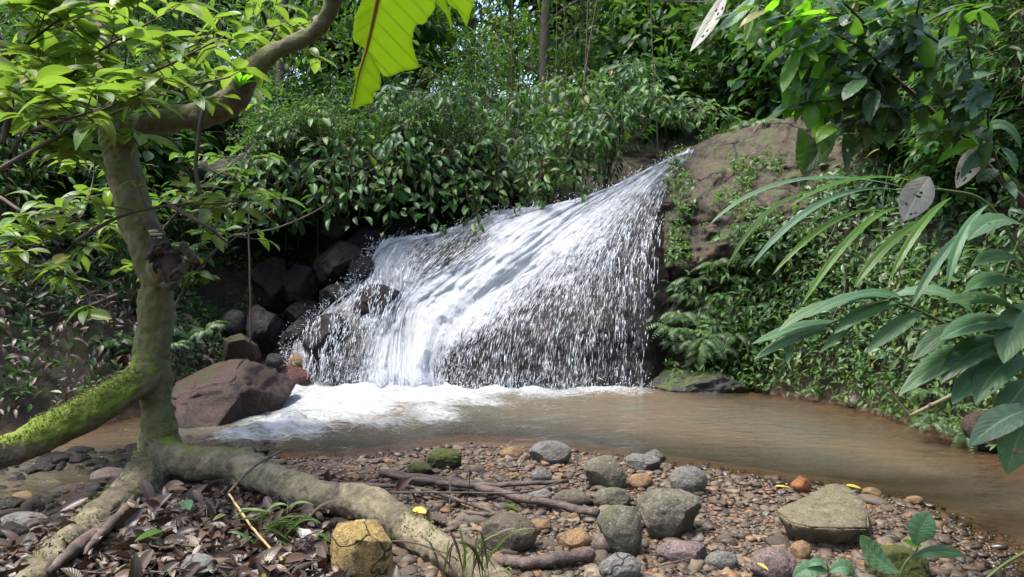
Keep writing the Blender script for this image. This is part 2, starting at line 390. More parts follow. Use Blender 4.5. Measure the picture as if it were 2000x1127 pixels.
wet = rock_mat('wet_rock', (0.018, 0.0125, 0.011), (0.007, 0.0055, 0.005), (0.034, 0.023, 0.018), 4, 0.0, 0.5, spec=.25)
rf = make_mesh('rock_face', V.reshape(-1, 3), grid_faces(V.shape[0], V.shape[1]), wet)
setting('rock_face', rf)

# earth lip overhanging the dark hollow left of the fall
def lip():
    px = np.linspace(380, 1010, 90); n = 90; A, B = np.meshgrid(px, np.linspace(0, 1, 44)); a = B * 2 - 1     # -1 underside back .. 0 front edge .. 1 top back
    front = np.interp(A, [380, 480, 640, 760, 900, 1010], [8.0, 8.2, 8.45, 8.75, 9.2, 9.6]) + .25 * fbm(np.stack([A / 60, A * 0, A * 0], -1), 3, 14)
    Y = front + 2.6 * np.abs(a) ** 1.5; zc = np.interp(A, [380, 640, 900, 1010], [2.15, 2.3, 2.35, 2.4]); z = zc + .20 * np.sign(a) * np.abs(a) ** .5 + .35 * np.clip(a, 0, 1) - .15 * np.clip(-a, 0, 1)
    X = (A - 1000) / F * front; q = np.stack([X * 3, Y * 3, z * 3], -1); V = np.stack([X + .1 * fbm(q, 3, 15), Y + .12 * fbm(q, 3, 16), z + .14 * fbm(q, 4, 17)], -1)
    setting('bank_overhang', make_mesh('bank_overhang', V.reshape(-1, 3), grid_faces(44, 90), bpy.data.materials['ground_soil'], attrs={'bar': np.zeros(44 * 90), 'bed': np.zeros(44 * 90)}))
lip()

# ------------------------------------------------------------------ falling water
# streamlines down the face: list of (points, whiteness at start / middle / end)
SL = [
 ([(1356, 296), (1328, 345), (1300, 430), (1284, 560), (1278, 776)], (.45, .10, .06)),
 ([(1342, 298), (1290, 360), (1243, 460), (1222, 590), (1212, 776)], (.62, .22, .12)),
 ([(1322, 303), (1244, 385), (1175, 490), (1130, 610), (1105, 776)], (.74, .40, .22)),
 ([(1296, 314), (1190, 393), (1095, 490), (1020, 610), (980, 776)], (.74, .58, .20)),
 ([(1255, 336), (1130, 412), (1015, 500), (925, 595), (880, 690), (865, 776)], (.78, .95, .30)),
 ([(1205, 360), (1085, 412), (965, 495), (875, 565), (818, 630), (808, 776)], (.85, 1.2, 1.3)),
 ([(1145, 385), (1030, 420), (930, 495), (850, 555), (795, 610), (785, 776)], (.78, 1.2, 1.6)),
 ([(1070, 401), (960, 440), (885, 505), (820, 560), (780, 620), (762, 776)], (.60, .5, 1.6)),
 ([(960, 413), (880, 460), (815, 515), (790, 565), (765, 630), (742, 776)], (.55, .55, 1.3)),
 ([(860, 456), (790, 475), (765, 520), (770, 570), (748, 640), (715, 776)], (.62, .85, .55)),
 ([(790, 462), (755, 480), (742, 525), (735, 570), (712, 650), (685, 776)], (.75, .80, .22)),
 ([(765, 465), (742, 490), (722, 535), (690, 575), (655, 650), (640, 776)], (.78, .66, .25)),
 ([(752, 468), (728, 505), (695, 555), (640, 605), (600, 665), (592, 776)], (.72, .80, .50)),
 ([(742, 474), (716, 520), (672, 572), (612, 628), (560, 685), (545, 776)], (.55, .62, .55)),
]
NS, NU = 120, 12
lines = np.array([catmull(p, NS) for p, w in SL])
wts = np.array([np.interp(np.linspace(0, 1, NS), [0, .5, 1], w) for p, w in SL])
def stream(u, s):
    """u in 0..len-1 across, s 0..1 along -> px,py,white"""
    i = np.clip(u.astype(int), 0, len(SL) - 2); f = u - i; k = s * (NS - 1); j = np.clip(k.astype(int), 0, NS - 2); g = k - j
    def bl(T): 
        sh = (...,) + (None,) * (T.ndim - 2); ff, gg = f[sh], g[sh]
        return (T[i, j] * (1 - ff) + T[i + 1, j] * ff) * (1 - gg) + (T[i, j + 1] * (1 - ff) + T[i + 1, j + 1] * ff) * gg
    return bl(lines), bl(wts)
DARK = [(738, 592, 42, 38, 1.0), (655, 655, 52, 48, .95), (630, 712, 45, 30, .7), (880, 500, 75, 40, .8), (940, 470, 60, 25, .5), (985, 685, 95, 45, .7), (1140, 660, 80, 70, .6),
        (1060, 610, 60, 45, .3), (1235, 600, 40, 130, .8), (930, 720, 70, 28, .8), (1250, 420, 50, 60, .35)]
def thin_patches(px, py):
    k = np.ones(np.shape(px))
    wob = 1 + .6 * fbm(np.stack([px / 45, py / 45, px * 0], -1), 3, 41)
    for x0, y0, rx, ry, a in DARK: k = k * (1 - a * np.exp(-(((px - x0) / rx) ** 2 + ((py - y0) / ry) ** 2) * wob))
    return k
us = np.linspace(0, len(SL) - 1 - 1e-6, (len(SL) - 1) * NU + 1); ss = np.linspace(0, 1 - 1e-6, 260)
Ug, Sg = np.meshgrid(us, ss, indexing='ij'); PX, W = stream(Ug, Sg)
W = W * thin_patches(PX[..., 0], PX[..., 1])
off = 0.035 + 0.07 * np.clip(W, 0, 1)
ru = 0.5 + 0.5 * fbm(np.stack([Ug * 5, Sg * 9, Ug * 0], -1), 4, 51)
off = off * (0.5 + 1.0 * ru) + 0.12 * sstep(.75, 1.1, W) + 0.02 * fbm(np.stack([Ug * 14, Sg * 22, Ug * 0], -1), 3, 52) * np.clip(W + .3, 0, 1)
WV = P(PX[..., 0], PX[..., 1], face_Y(PX[..., 0], PX[..., 1], 0.7) - off)
def water_white(name, sheet):
    m = NT(name)
    d = m.n('ShaderNodeBsdfPrincipled', i_Roughness=0.35); d.inputs['Base Color'].default_value = (0.86, 0.89, 0.94, 1)
    t = m.n('ShaderNodeBsdfTranslucent'); t.inputs['Color'].default_value = (0.85, 0.9, 0.97, 1)
    mx = m.n('ShaderNodeMixShader'); mx.inputs[0].default_value = 0.5
    m.t.links.new(d.outputs[0], mx.inputs[1]); m.t.links.new(t.outputs[0], mx.inputs[2])
    if not sheet: return m.end(mx.outputs[0])
    uv = m.n('ShaderNodeUVMap').outputs[0]; w = m.n('ShaderNodeAttribute', attribute_name='white').outputs['Fac']
    mp = m.n('ShaderNodeMapping'); m.t.links.new(uv, mp.inputs[0]); mp.inputs['Scale'].default_value = (11, 2.6, 1)
    s1 = m.noise(mp.outputs[0], 1.0, 6, 0.68, 0.5)
    mp2 = m.n('ShaderNodeMapping'); m.t.links.new(uv, mp2.inputs[0]); mp2.inputs['Scale'].default_value = (40, 8, 1)
    s2 = m.noise(mp2.outputs[0], 1.0, 4, 0.7, 0.8)
    k = m.math('ADD', m.math('MULTIPLY', s1, 0.9), m.math('ADD', m.math('MULTIPLY', s2, 0.9), m.math('MULTIPLY', w, 0.72)))
    al = m.step(k, 1.10, 1.38)
    mp3 = m.n('ShaderNodeMapping'); m.t.links.new(uv, mp3.inputs[0]); mp3.inputs['Scale'].default_value = (50, 5.5, 1)
    s3 = m.noise(mp3.outputs[0], 1.0, 3, 0.62, 0.35)
    al2 = m.math('MULTIPLY', m.step(m.math('ADD', m.math('ADD', s3, m.math('MULTIPLY', s1, 0.35)), m.math('MULTIPLY', m.math('MINIMUM', w, 0.6), 0.30)), 0.72, 0.92), 0.88)
    al2 = m.math('MULTIPLY', al2, m.step(w, -0.15, 0.10)); al = m.math('MAXIMUM', al, al2)
    b = m.bump(s1, 0.7, 0.05); b = m.bump(s2, 0.8, 0.025, b); m.t.links.new(b, d.inputs['Normal']); m.t.links.new(b, t.inputs['Normal'])
    thin = m.n('ShaderNodeBsdfTransparent')
    fin = m.n('ShaderNodeMixShader'); m.t.links.new(al, fin.inputs[0]); m.t.links.new(thin.outputs[0], fin.inputs[1]); m.t.links.new(mx.outputs[0], fin.inputs[2])
    return m.end(fin.outputs[0])
wm = make_mesh('waterfall', WV.reshape(-1, 3), grid_faces(len(us), len(ss)), water_white('white_water_sheet', True),
               uv=np.stack([Ug, Sg * 7], -1).reshape(-1, 2), attrs={'white': (W - .9 * sstep(.5, 0, np.minimum(Ug, len(SL) - 1 - Ug))).ravel()})
setting('waterfall', wm)
# droplets and short streaks thrown off the face
def spindles(C, D, L, Wd):
    """elongated octahedra"""
    D = D / (np.linalg.norm(D, axis=1, keepdims=True) + 1e-9)
    A = np.cross(D, np.array([0.31, 0.9, 0.2])); A /= np.linalg.norm(A, axis=1, keepdims=True) + 1e-9; B = np.cross(D, A)
    v = np.stack([C + D * L[:, None], C + A * Wd[:, None], C + B * Wd[:, None], C - A * Wd[:, None], C - B * Wd[:, None], C - D * L[:, None]], 1)
    f = np.array([(0, 1, 2), (0, 2, 3), (0, 3, 4), (0, 4, 1), (5, 2, 1), (5, 3, 2), (5, 4, 3), (5, 1, 4)])
    return v.reshape(-1, 3), (np.arange(len(C))[:, None, None] * 6 + f).reshape(-1, 3)
nj = 1000; uj = rng.uniform(0.02, len(SL) - 1.02, nj); sj = rng.uniform(-.15, .9, nj); lj = rng.gamma(2.5, .07, nj) + .04
pj, wj = stream(uj, np.clip(sj + lj / 2, 0, .99)); wj = wj * thin_patches(pj[:, 0], pj[:, 1])
cnt = (rng.gamma(1.6, 8, nj) * np.clip(1.1 - .8 * wj, .25, 1.2) * (.6 + lj * 3)).astype(int) + 2
idx = np.repeat(np.arange(nj), cnt); n = len(idx)
u = np.clip(uj[idx] + rng.normal(0, .045, n), 0, len(SL) - 1.001); s = np.clip(sj[idx] + lj[idx] * rng.uniform(0, 1, n), .001, .985)
n2 = 3000; u = np.concatenate([u, rng.uniform(0, len(SL) - 1.001, n2)]); s = np.concatenate([s, rng.uniform(.01, .985, n2)]); n = len(u)
p0, w0 = stream(u, s); p1, _ = stream(u, np.minimum(s + 0.012, 0.999))
w0 = w0 * thin_patches(p0[:, 0], p0[:, 1]); clump = fbm(np.stack([u * 6, s * 8, u * 0], -1), 3, 61)
keep = rng.uniform(0, 1, n) < np.clip(.6 - .3 * w0 + .9 * clump, .03, 1) * sstep(0, .5 + .5 * clump, np.minimum(u, len(SL) - 1 - u))
u, s, p0, p1, w0 = u[keep], s[keep], p0[keep], p1[keep], w0[keep]; n = len(u); print('droplets', n)
offd = 0.03 + np.abs(rng.normal(0, 0.06, n)) + 0.08 * np.clip(w0, 0, 1)
C = P(p0[:, 0], p0[:, 1], face_Y(p0[:, 0], p0[:, 1], 0.7) - offd); D = P(p1[:, 0], p1[:, 1], face_Y(p1[:, 0], p1[:, 1], 0.7) - offd) - C
D = D / (np.linalg.norm(D, axis=1, keepdims=True) + 1e-9); D[:, 2] -= 0.08; D += rng.normal(0, 0.10, (n, 3))
L = rng.gamma(2.2, 0.017, n) + 0.006; Wd = rng.gamma(3, 0.0005, n) + 0.0007
v1, f1 = spindles(C, D, L, Wd)
drop_m = water_white('white_water_drops', False)
setting('waterfall_droplets', make_mesh('waterfall_droplets', v1, f1, drop_m, smooth=True), 'stuff')
# spray leaping above the crest, around the landing and hanging threads at the right edge
n = 5200; k = rng.choice(4, n, p=[.14, .36, .25, .25]); se = rng.uniform(0, .999, n); pe, _ = stream(np.full(n, len(SL) - 1.2), se); pe = pe + rng.normal(0, 11, (n, 2)) + np.array([-4, 0])
bx = np.where(k == 0, rng.uniform(740, 1330, n), np.where(k == 1, rng.normal(770, 75, n), np.where(k == 2, rng.uniform(560, 1280, n), pe[:, 0])))
by = np.where(k == 0, np.interp(bx, CRX, CRY) + 4 - rng.exponential(7, n), np.where(k == 1, 768 - rng.exponential(26, n), np.where(k == 2, 770 - rng.exponential(12, n), pe[:, 1])))
C = P(bx, by, face_Y(bx, np.minimum(by, 772)) - 0.08 - rng.exponential(0.1, n)); D = rng.normal(0, 1, (n, 3)) + np.array([-.3, 0, -.6])
v2, f2 = spindles(C, D, rng.gamma(2, 0.006, n) + 0.003, rng.gamma(2, 0.0007, n) + 0.0010)
tb = Bag(); tb.add(v2, f2)
n = 2200; bx = rng.uniform(585, 785, n); by = rng.uniform(550, 748, n); k = (fbm(np.stack([bx / 9, by / 40, bx * 0], -1), 3, 66) > .0) & (((((bx - 735) / 52) ** 2 + ((by - 605) / 55) ** 2) < 1) | ((((bx - 645) / 62) ** 2 + ((by - 682) / 72) ** 2) < 1)); bx, by = bx[k], by[k]; n = len(bx)
C = P(bx, by, np.where(bx > 690, 7.38, 7.22) - rng.exponential(.05, n)); tb.add(*spindles(C, np.array([-.25, 0, -1.0]) + rng.normal(0, .18, (n, 3)), rng.gamma(2, 0.011, n) + 0.004, rng.gamma(2.5, 0.0009, n) + 0.0012))
for i in range(46):
    x = rng.uniform(1180, 1292); y0 = rng.uniform(430, 560); y1 = y0 + rng.uniform(70, 250)
    y1 = min(y1, 735); yy = np.linspace(y0, y1, 14); Yd = face_Y(np.full(14, x), np.full(14, y0)) - 0.1
    pth = P(x + rng.normal(0, 0.8, 14), yy, Yd)
    V_, F_ = tube(pth, rng.uniform(0.0015, 0.005) * (0.5 + rng.uniform(0, 1, 14)), 4); tb.add(V_, F_)
setting('spray', tb.mesh('spray', drop_m), 'stuff')

# ------------------------------------------------------------------ pool
xs = np.arange(-6.2, 4.0, 0.035); ys = np.arange(-3, 9.0, 0.035)
gx, gy = np.meshgrid(xs, ys)
dep = -H(gx, gy)
ppx, ppy = pix(np.stack([gx, np.maximum(gy, 1.0), gx * 0], -1))
FO = [(775, 778, 200, 28, 1.8), (650, 800, 165, 38, 1.45), (560, 840, 125, 30, 1.2), (840, 815, 80, 24, 1.1), (960, 773, 220, 12, 1.15), (1180, 770, 140, 8, .85),
      (470, 858, 85, 15, 1.0), (730, 830, 95, 20, .95), (560, 750, 85, 36, 1.35), (920, 788, 120, 16, .95)]
fo = np.zeros(gx.shape)
for x0, y0, rx, ry, a in FO: fo = np.maximum(fo, a * np.exp(-((ppx - x0) / rx) ** 2 - ((ppy - y0) / ry) ** 2))
fo = fo * (1 + .35 * fbm(np.stack([gx * 1.6, gy * 2.2, gx * 0], -1), 3, 70))
q = np.stack([gx * 3, gy * 4, gx * 0], -1)
zz = 0.004 * fbm(q * 1.5, 3, 71) + 0.085 * np.clip(fo, 0, 1.3) * (0.35 + fbm(q * 1.7, 5, 72)) + 0.02 * np.clip(fo, 0, 1) + .10 * np.clip(fo - 1.0, 0, .8) * (.6 + .8 * fbm(q * 3.5, 4, 75))
rill = np.exp(-(((gx + 2.9) / 0.9) ** 2 + ((gy - 4.3) / 0.8) ** 2)); zz += 0.03 * rill * fbm(q * 2.5, 3, 74)
def pool_mat():
    m = NT('pool_water'); co = m.n('ShaderNodeTexCoord').outputs['Object']
    foam = m.n('ShaderNodeAttribute', attribute_name='foam').outputs['Fac']; dp = m.n('ShaderNodeAttribute', attribute_name='depth').outputs['Fac']
    rl = m.n('ShaderNodeAttribute', attribute_name='rill').outputs['Fac']
    mp = m.n('ShaderNodeMapping'); m.t.links.new(co, mp.inputs[0]); mp.inputs['Scale'].default_value = (1.0, 2.4, 1); mp.inputs['Rotation'].default_value = (0, 0, 0.18)
    r1 = m.noise(mp.outputs[0], 5, 4, 0.6, 0.6); r2 = m.noise(mp.outputs[0], 22, 3, 0.6, 0.3)
    b = m.bump(r1, 0.45, 0.06); b = m.bump(r2, 0.4, 0.016, b)
    n1 = m.noise(mp.outputs[0], 9, 7, 0.72, 1.2); n2 = m.noise(co, 1.1, 3, 0.5)
    mud = m.mix(m.step(n2, 0.4, 0.62), (0.115, 0.090, 0.060), (0.090, 0.086, 0.063))
    dif = m.n('ShaderNodeBsdfDiffuse', i_Color=mud, i_Normal=b)
    tr = m.n('ShaderNodeBsdfTransparent'); tr.inputs[0].default_value = (0.92, 0.80, 0.62, 1)
    op = m.math('SUBTRACT', 1.0, m.math('POWER', 2.718, m.math('MULTIPLY', dp, -7.0)), clamp=True)
    body = m.n('ShaderNodeMixShader'); m.t.links.new(op, body.inputs[0]); m.t.links.new(tr.outputs[0], body.inputs[1]); m.t.links.new(dif.outputs[0], body.inputs[2])
    fr = m.n('ShaderNodeFresnel', i_IOR=1.33, i_Normal=b); gl = m.n('ShaderNodeBsdfGlossy', i_Roughness=0.06, i_Normal=b)
    w = m.n('ShaderNodeMixShader'); m.t.links.new(fr.outputs[0], w.inputs[0]); m.t.links.new(body.outputs[0], w.inputs[1]); m.t.links.new(gl.outputs[0], w.inputs[2])
    k = m.step(m.math('ADD', m.math('MULTIPLY', n1, 1.1), m.math('ADD', m.math('MULTIPLY', r2, 0.35), m.math('MULTIPLY', foam, 0.78))), 1.04, 1.74)
    wh = m.n('ShaderNodeBsdfDiffuse'); wh.inputs[0].default_value = (0.8, 0.83, 0.86, 1)
    m.t.links.new(m.bump(n1, 0.9, 0.19, b), wh.inputs['Normal'])
    fin = m.n('ShaderNodeMixShader'); m.t.links.new(k, fin.inputs[0]); m.t.links.new(w.outputs[0], fin.inputs[1]); m.t.links.new(wh.outputs[0], fin.inputs[2])
    return m.end(fin.outputs[0])
pf = grid_faces(len(ys), len(xs)); ok = (dep > -0.12).ravel(); pf = pf[ok[pf].any(1)]
pm = make_mesh('pool_water', np.stack([gx, gy, zz], -1).reshape(-1, 3), pf, pool_mat(), attrs={'foam': fo.ravel(), 'depth': np.maximum(dep, 0).ravel(), 'rill': rill.ravel()})
setting('pool_water', pm)

# ------------------------------------------------------------------ boulders
def rock_geo(seed, sub=4, cuts=7, cut=0.78, rough=0.10, boxy=0.0):
    v, f = ICO[sub]; r = np.random.default_rng(seed); p = v.copy()
    if boxy: p = np.sign(p) * np.abs(p) ** (1 - boxy)
    for _ in range(cuts):
        nrm = r.normal(size=3); nrm /= np.linalg.norm(nrm); d = r.uniform(cut - 0.1, cut + 0.12)
        e = np.maximum(p @ nrm - d, 0); p = p - 0.92 * e[:, None] * nrm
    nz = fbm(v * 1.6 + seed * 3.7, 5, seed) * rough - 0.45 * rough * np.abs(fbm(v * 4 + seed, 4, seed + 5)) + 0.12 * rough * fbm(v * 15 + seed, 2, seed + 9)
    p = p * (1 + nz)[:, None]
    lo, hi = p.min(0), p.max(0); p = (p - (lo + hi) / 2) / ((hi - lo) / 2)
    return p, f
def boulder(name, label, cat, bb, mat, seed, Y=None, depth=None, tilt=0, sub=5, cuts=7, cut=0.78, rough=0.10, boxy=0.0, group=None, sink=0.12, geo=None):
    x0, y0, x1, y1 = bb; cx, cy = (x0 + x1) / 2, (y0 + y1) / 2
    if Y is None:
        Y = ground_at(cx, y1)[1] + 0.25 * (x1 - x0) * ground_at(cx, y1)[1] / F
    w = (x1 - x0) / F * Y / 2; h = (y1 - y0) / F * Y / 2; dp = (depth if depth else 0.85 * (w + h) / 2 * 1.0)
    c = P(cx, cy, Y); p, f = geo if geo else rock_geo(seed, sub, cuts, cut, rough, boxy)
    if tilt:
        a = R(tilt); q = p.copy(); q[:, 0] = p[:, 0] * math.cos(a) - p[:, 2] * math.sin(a); q[:, 2] = p[:, 0] * math.sin(a) + p[:, 2] * math.cos(a)
        lo, hi = q.min(0), q.max(0); p = (q - (lo + hi) / 2) / ((hi - lo) / 2)
    low = p[:, 2] < -0.2; p = p.copy(); p[low, 2] *= 1 + sink
    base = np.array([c[0], c[1], c[2] - h])
    me = make_mesh(name, p * np.array([w, dp, h]) + (c - base), f, mat)
    o = add_obj(name, me, loc=base); tag(o, label, cat, group); return o
M_grey = rock_mat('grey_river_stone', (0.20, 0.185, 0.165), (0.12, 0.115, 0.105), (0.27, 0.25, 0.21), 7, 0.0, 0.8)
M_mossy = rock_mat('olive_river_stone', (0.17, 0.155, 0.115), (0.09, 0.085, 0.06), (0.26, 0.23, 0.16), 7, 0.17, 0.82, mosscol=(0.06, 0.065, 0.016))
M_olive = rock_mat('brown_olive_stone', (0.13, 0.105, 0.07), (0.08, 0.068, 0.045), (0.2, 0.17, 0.11), 7, 0.05, 0.7)
M_yel = rock_mat('yellow_cracked_stone', (0.44, 0.30, 0.10), (0.24, 0.16, 0.055), (0.58, 0.45, 0.22), 9, 0.12, 0.8, cracks=4.5)
M_purp = rock_mat('purple_brown_stone', (0.22, 0.155, 0.14), (0.13, 0.095, 0.09), (0.30, 0.23, 0.20), 8, 0.0, 0.7)
M_orange = rock_mat('orange_stone', (0.42, 0.15, 0.045), (0.26, 0.09, 0.03), (0.5, 0.24, 0.1), 14, 0.0, 0.8)
M_tan = rock_mat('tan_stone', (0.34, 0.21, 0.10), (0.2, 0.12, 0.06), (0.42, 0.30, 0.17), 12, 0.0, 0.8)
M_crack = rock_mat('grey_cracked_stone', (0.2, 0.19, 0.175), (0.13, 0.125, 0.12), (0.28, 0.26, 0.22), 8, 0.0, 0.8, cracks=6)
M_wedge = rock_mat('wedge_stone', (0.25, 0.215, 0.13), (0.16, 0.14, 0.085), (0.34, 0.30, 0.2), 8, 0.06, 0.88, pits=0.9, mosscol=(0.13, 0.125, 0.03))
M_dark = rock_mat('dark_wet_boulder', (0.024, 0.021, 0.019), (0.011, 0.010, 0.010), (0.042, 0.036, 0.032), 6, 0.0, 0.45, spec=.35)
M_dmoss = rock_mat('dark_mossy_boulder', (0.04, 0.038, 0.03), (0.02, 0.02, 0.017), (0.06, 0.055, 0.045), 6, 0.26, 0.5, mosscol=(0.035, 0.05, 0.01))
M_red = rock_mat('red_wet_rock', (0.16, 0.06, 0.045), (0.085, 0.035, 0.03), (0.22, 0.1, 0.07), 9, 0.0, 0.28)
M_bigl = rock_mat('brown_bank_boulder', (0.085, 0.043, 0.034), (0.032, 0.022, 0.018), (0.13, 0.075, 0.06), 6, 0.2, 0.55, pits=1.0, mosscol=(0.028, 0.038, 0.010), spec=.4)
M_cliff = rock_mat('brown_cliff_rock', (0.088, 0.062, 0.034), (0.022, 0.017, 0.011), (0.15, 0.105, 0.06), 4.5, 0.24, 0.72, pits=0.9, cracks=1.3, mosscol=(0.040, 0.046, 0.012))
M_mossball = rock_mat('moss_lump', (0.06, 0.05, 0.03), (0.04, 0.035, 0.02), (0.09, 0.08, 0.04), 9, 0.62, 0.9, mosscol=(0.05, 0.058, 0.012))

BL = [  # name, label, bbox, material, seed, options
 ('yellow_boulder', 'yellow cracked boulder under the fallen root log at lower centre-left', (645, 1012, 770, 1135), M_yel, 3, dict(cuts=9, cut=0.72, boxy=.25)),
 ('boulder', 'olive brown smooth boulder leaning beside the root log and grass tuft', (938, 1001, 1052, 1082), M_olive, 5, dict(tilt=-25, cuts=4)),
 ('boulder', 'large round grey-brown boulder in the middle of the stone cluster', (1165, 985, 1256, 1086), M_mossy, 8, dict(cuts=4, boxy=.15)),
 ('boulder', 'mottled grey boulder with dark pits right of the round grey-brown one', (1243, 955, 1371, 1053), M_mossy, 12, dict(cuts=5, rough=.16, boxy=.2)),
 ('boulder', 'pointed tan boulder with a shaded right side behind the stone cluster', (1138, 889, 1223, 956), M_mossy, 17, dict(cuts=9, cut=.66)),
 ('boulder', 'low smooth dark olive stone below the pointed tan boulder', (1158, 952, 1233, 995), M_mossy, 19, dict(cuts=3)),
 ('boulder', 'pale grey rounded boulder at the tip of the gravel bar by the water', (1033, 861, 1116, 907), M_grey, 23, dict(cuts=5)),
 ('boulder', 'flat grey boulder at the water edge right of the pointed tan boulder', (1220, 884, 1292, 923), M_grey, 29, dict(cuts=6)),
 ('boulder', 'small pale stone resting behind the flat grey boulder at the water edge', (1257, 877, 1301, 908), M_mossy, 31, dict(cuts=5, sub=3)),
 ('boulder', 'round dark grey boulder with smooth top near the waterline', (1307, 910, 1383, 967), M_grey, 37, dict(cuts=3)),
 ('boulder', 'purple-brown rounded stone with a yellow leaf at the bottom edge', (1460, 1070, 1559, 1140), M_purp, 43, dict(cuts=4)),
 ('boulder', 'flat pale purple-grey slab stone below the mottled boulder', (1280, 1052, 1387, 1108), M_purp, 47, dict(cuts=6)),
 ('boulder', 'grey stone with fine cracks at the bottom edge beside the short log', (1168, 1080, 1252, 1140), M_crack, 53, dict(cuts=5)),
 ('stone', 'orange-brown angular stone above the short log', (1085, 1030, 1156, 1076), M_tan, 59, dict(cuts=9, cut=.7)),
 ('stone', 'small purple-grey stone at the end of the short log', (1155, 1042, 1199, 1085), M_purp, 61, dict(cuts=4, sub=3)),
 ('boulder', 'flat brown stone lying by the dark stick left of the low olive stone', (1080, 956, 1160, 990), M_olive, 67, dict(cuts=6)),
 ('orange_stone', 'bright orange angular stone at the waterline', (1544, 931, 1587, 965), M_orange, 71, dict(cuts=9, cut=.68, sub=3)),
 ('mossy_stone', 'moss covered round stone near the stick pile at the stream edge', (833, 876, 902, 918), M_mossball, 73, dict(cuts=2, rough=.2)),
 ('mossy_stone', 'smaller moss tuft stone just left of the round mossy stone', (795, 900, 845, 930), M_mossball, 74, dict(cuts=2, rough=.22, sub=3)),
 ('stone', 'tan stone at the bar tip left of the pale grey boulder', (975, 873, 1022, 897), M_tan, 79, dict(cuts=6, sub=3)),
 ('stone', 'small grey stone below the pale grey boulder at the bar tip', (1036, 915, 1080, 942), M_grey, 83, dict(cuts=5, sub=3)),
 ('stone', 'small rough tan stone against the front corner of the wedge boulder', (1545, 1057, 1586, 1097), M_tan, 89, dict(cuts=7, sub=3, rough=.2)),
 ('stone', 'tan rounded stone just behind the right corner of the wedge boulder', (1683, 952, 1722, 976), M_tan, 97, dict(cuts=4, sub=3)),
 ('stone', 'orange tan oval pebble at the waterline right of the wedge boulder', (1768, 968, 1803, 986), M_tan, 101, dict(cuts=3, sub=3)),
 ('stone', 'small orange stone just right of the leaning olive boulder', (1032, 1013, 1078, 1042), M_tan, 103, dict(cuts=8, cut=.7, sub=3)),
 ('stone', 'blue-grey angular stone in the leaf litter near the bottom edge', (345, 1083, 421, 1140), M_crack, 107, dict(cuts=9, cut=.7)),
 ('stone', 'rust brown stone in the leaf litter left of the yellow boulder', (474, 1094, 518, 1122), M_orange, 109, dict(cuts=6, sub=3)),
 ('stone', 'grey stone between the flat pale slab and the round boulder', (1375, 1075, 1440, 1115), M_grey, 113, dict(cuts=6, sub=3)),
 ('stone', 'tan stone tucked behind the mottled grey boulder', (1225, 925, 1275, 956), M_tan, 127, dict(cuts=6, sub=3)),
 ('stone', 'white-grey stone beneath the tips of the stick pile', (1030, 955, 1078, 985), M_grey, 131, dict(cuts=6, sub=3)),
]
for nm, lb, bb, mt, sd, op in BL: boulder(nm, lb, 'rock', bb, mt, sd, **op)
# the wedge: a flat-topped prism, its top sloping towards the camera
def wedge():
    top = [(1514, 1012), (1532, 998), (1612, 957), (1650, 953), (1690, 990), (1698, 1045), (1640, 1046), (1585, 1043), (1545, 1035)]
    bot = [(1540, 1040), (1545, 1040), (1600, 1045), (1660, 1045), (1708, 1050), (1712, 1082), (1680, 1093), (1600, 1093), (1558, 1065)]
    Yt = [3.30, 3.36, 3.62, 3.66, 3.45, 3.16, 3.14, 3.12, 3.18]; Yb = [3.32, 3.38, 3.6, 3.64, 3.45, 3.18, 3.14, 3.12, 3.2]
    t3 = np.array([P(a, b, y) for (a, b), y in zip(top, Yt)]); b3 = t3.copy(); 
    for i, ((a, b), y) in enumerate(zip(bot, Yb)): b3[i] = P(a, b, y)
    b3[:, 2] = 0.03; b3[[0, 5, 6, 7, 8], 1] += .13; b3[0, 0] += .08; b3[[7, 8], 0] += .05; t3[:, 2] += .03
    bm = bmesh.new(); tv = [bm.verts.new(x) for x in t3]; bv = [bm.verts.new(x) for x in b3]
    bm.faces.new(tv[::-1]); bm.faces.new(bv); k = len(tv)
    for i in range(k): bm.faces.new((tv[i], tv[(i + 1) % k], bv[(i + 1) % k], bv[i]))
    bmesh.ops.recalc_face_normals(bm, faces=bm.faces)
    bmesh.ops.bevel(bm, geom=bm.edges[:], offset=0.012, segments=2, affect='EDGES')
    bmesh.ops.triangulate(bm, faces=bm.faces)
    for _ in range(3): bmesh.ops.subdivide_edges(bm, edges=[e for e in bm.edges if e.calc_length() > 0.03], cuts=1, use_grid_fill=False); bmesh.ops.triangulate(bm, faces=bm.faces)
    bm.normal_update()
    co = np.array([v.co[:] for v in bm.verts]); no = np.array([v.normal[:] for v in bm.verts])
    co = co + no * (0.022 * fbm(co * 7, 4, 3) + 0.008 * fbm(co * 40, 3, 4))[:, None]
    f = np.array([[v.index for v in x.verts] for x in bm.faces]); bm.verts.index_update()
    base = b3.mean(0); o = add_obj('wedge_boulder', make_mesh('wedge_boulder', co - base, f, M_wedge), loc=base)
    tag(o, 'big flat-topped wedge boulder with a shaded front, on the gravel at right', 'rock')
wedge()
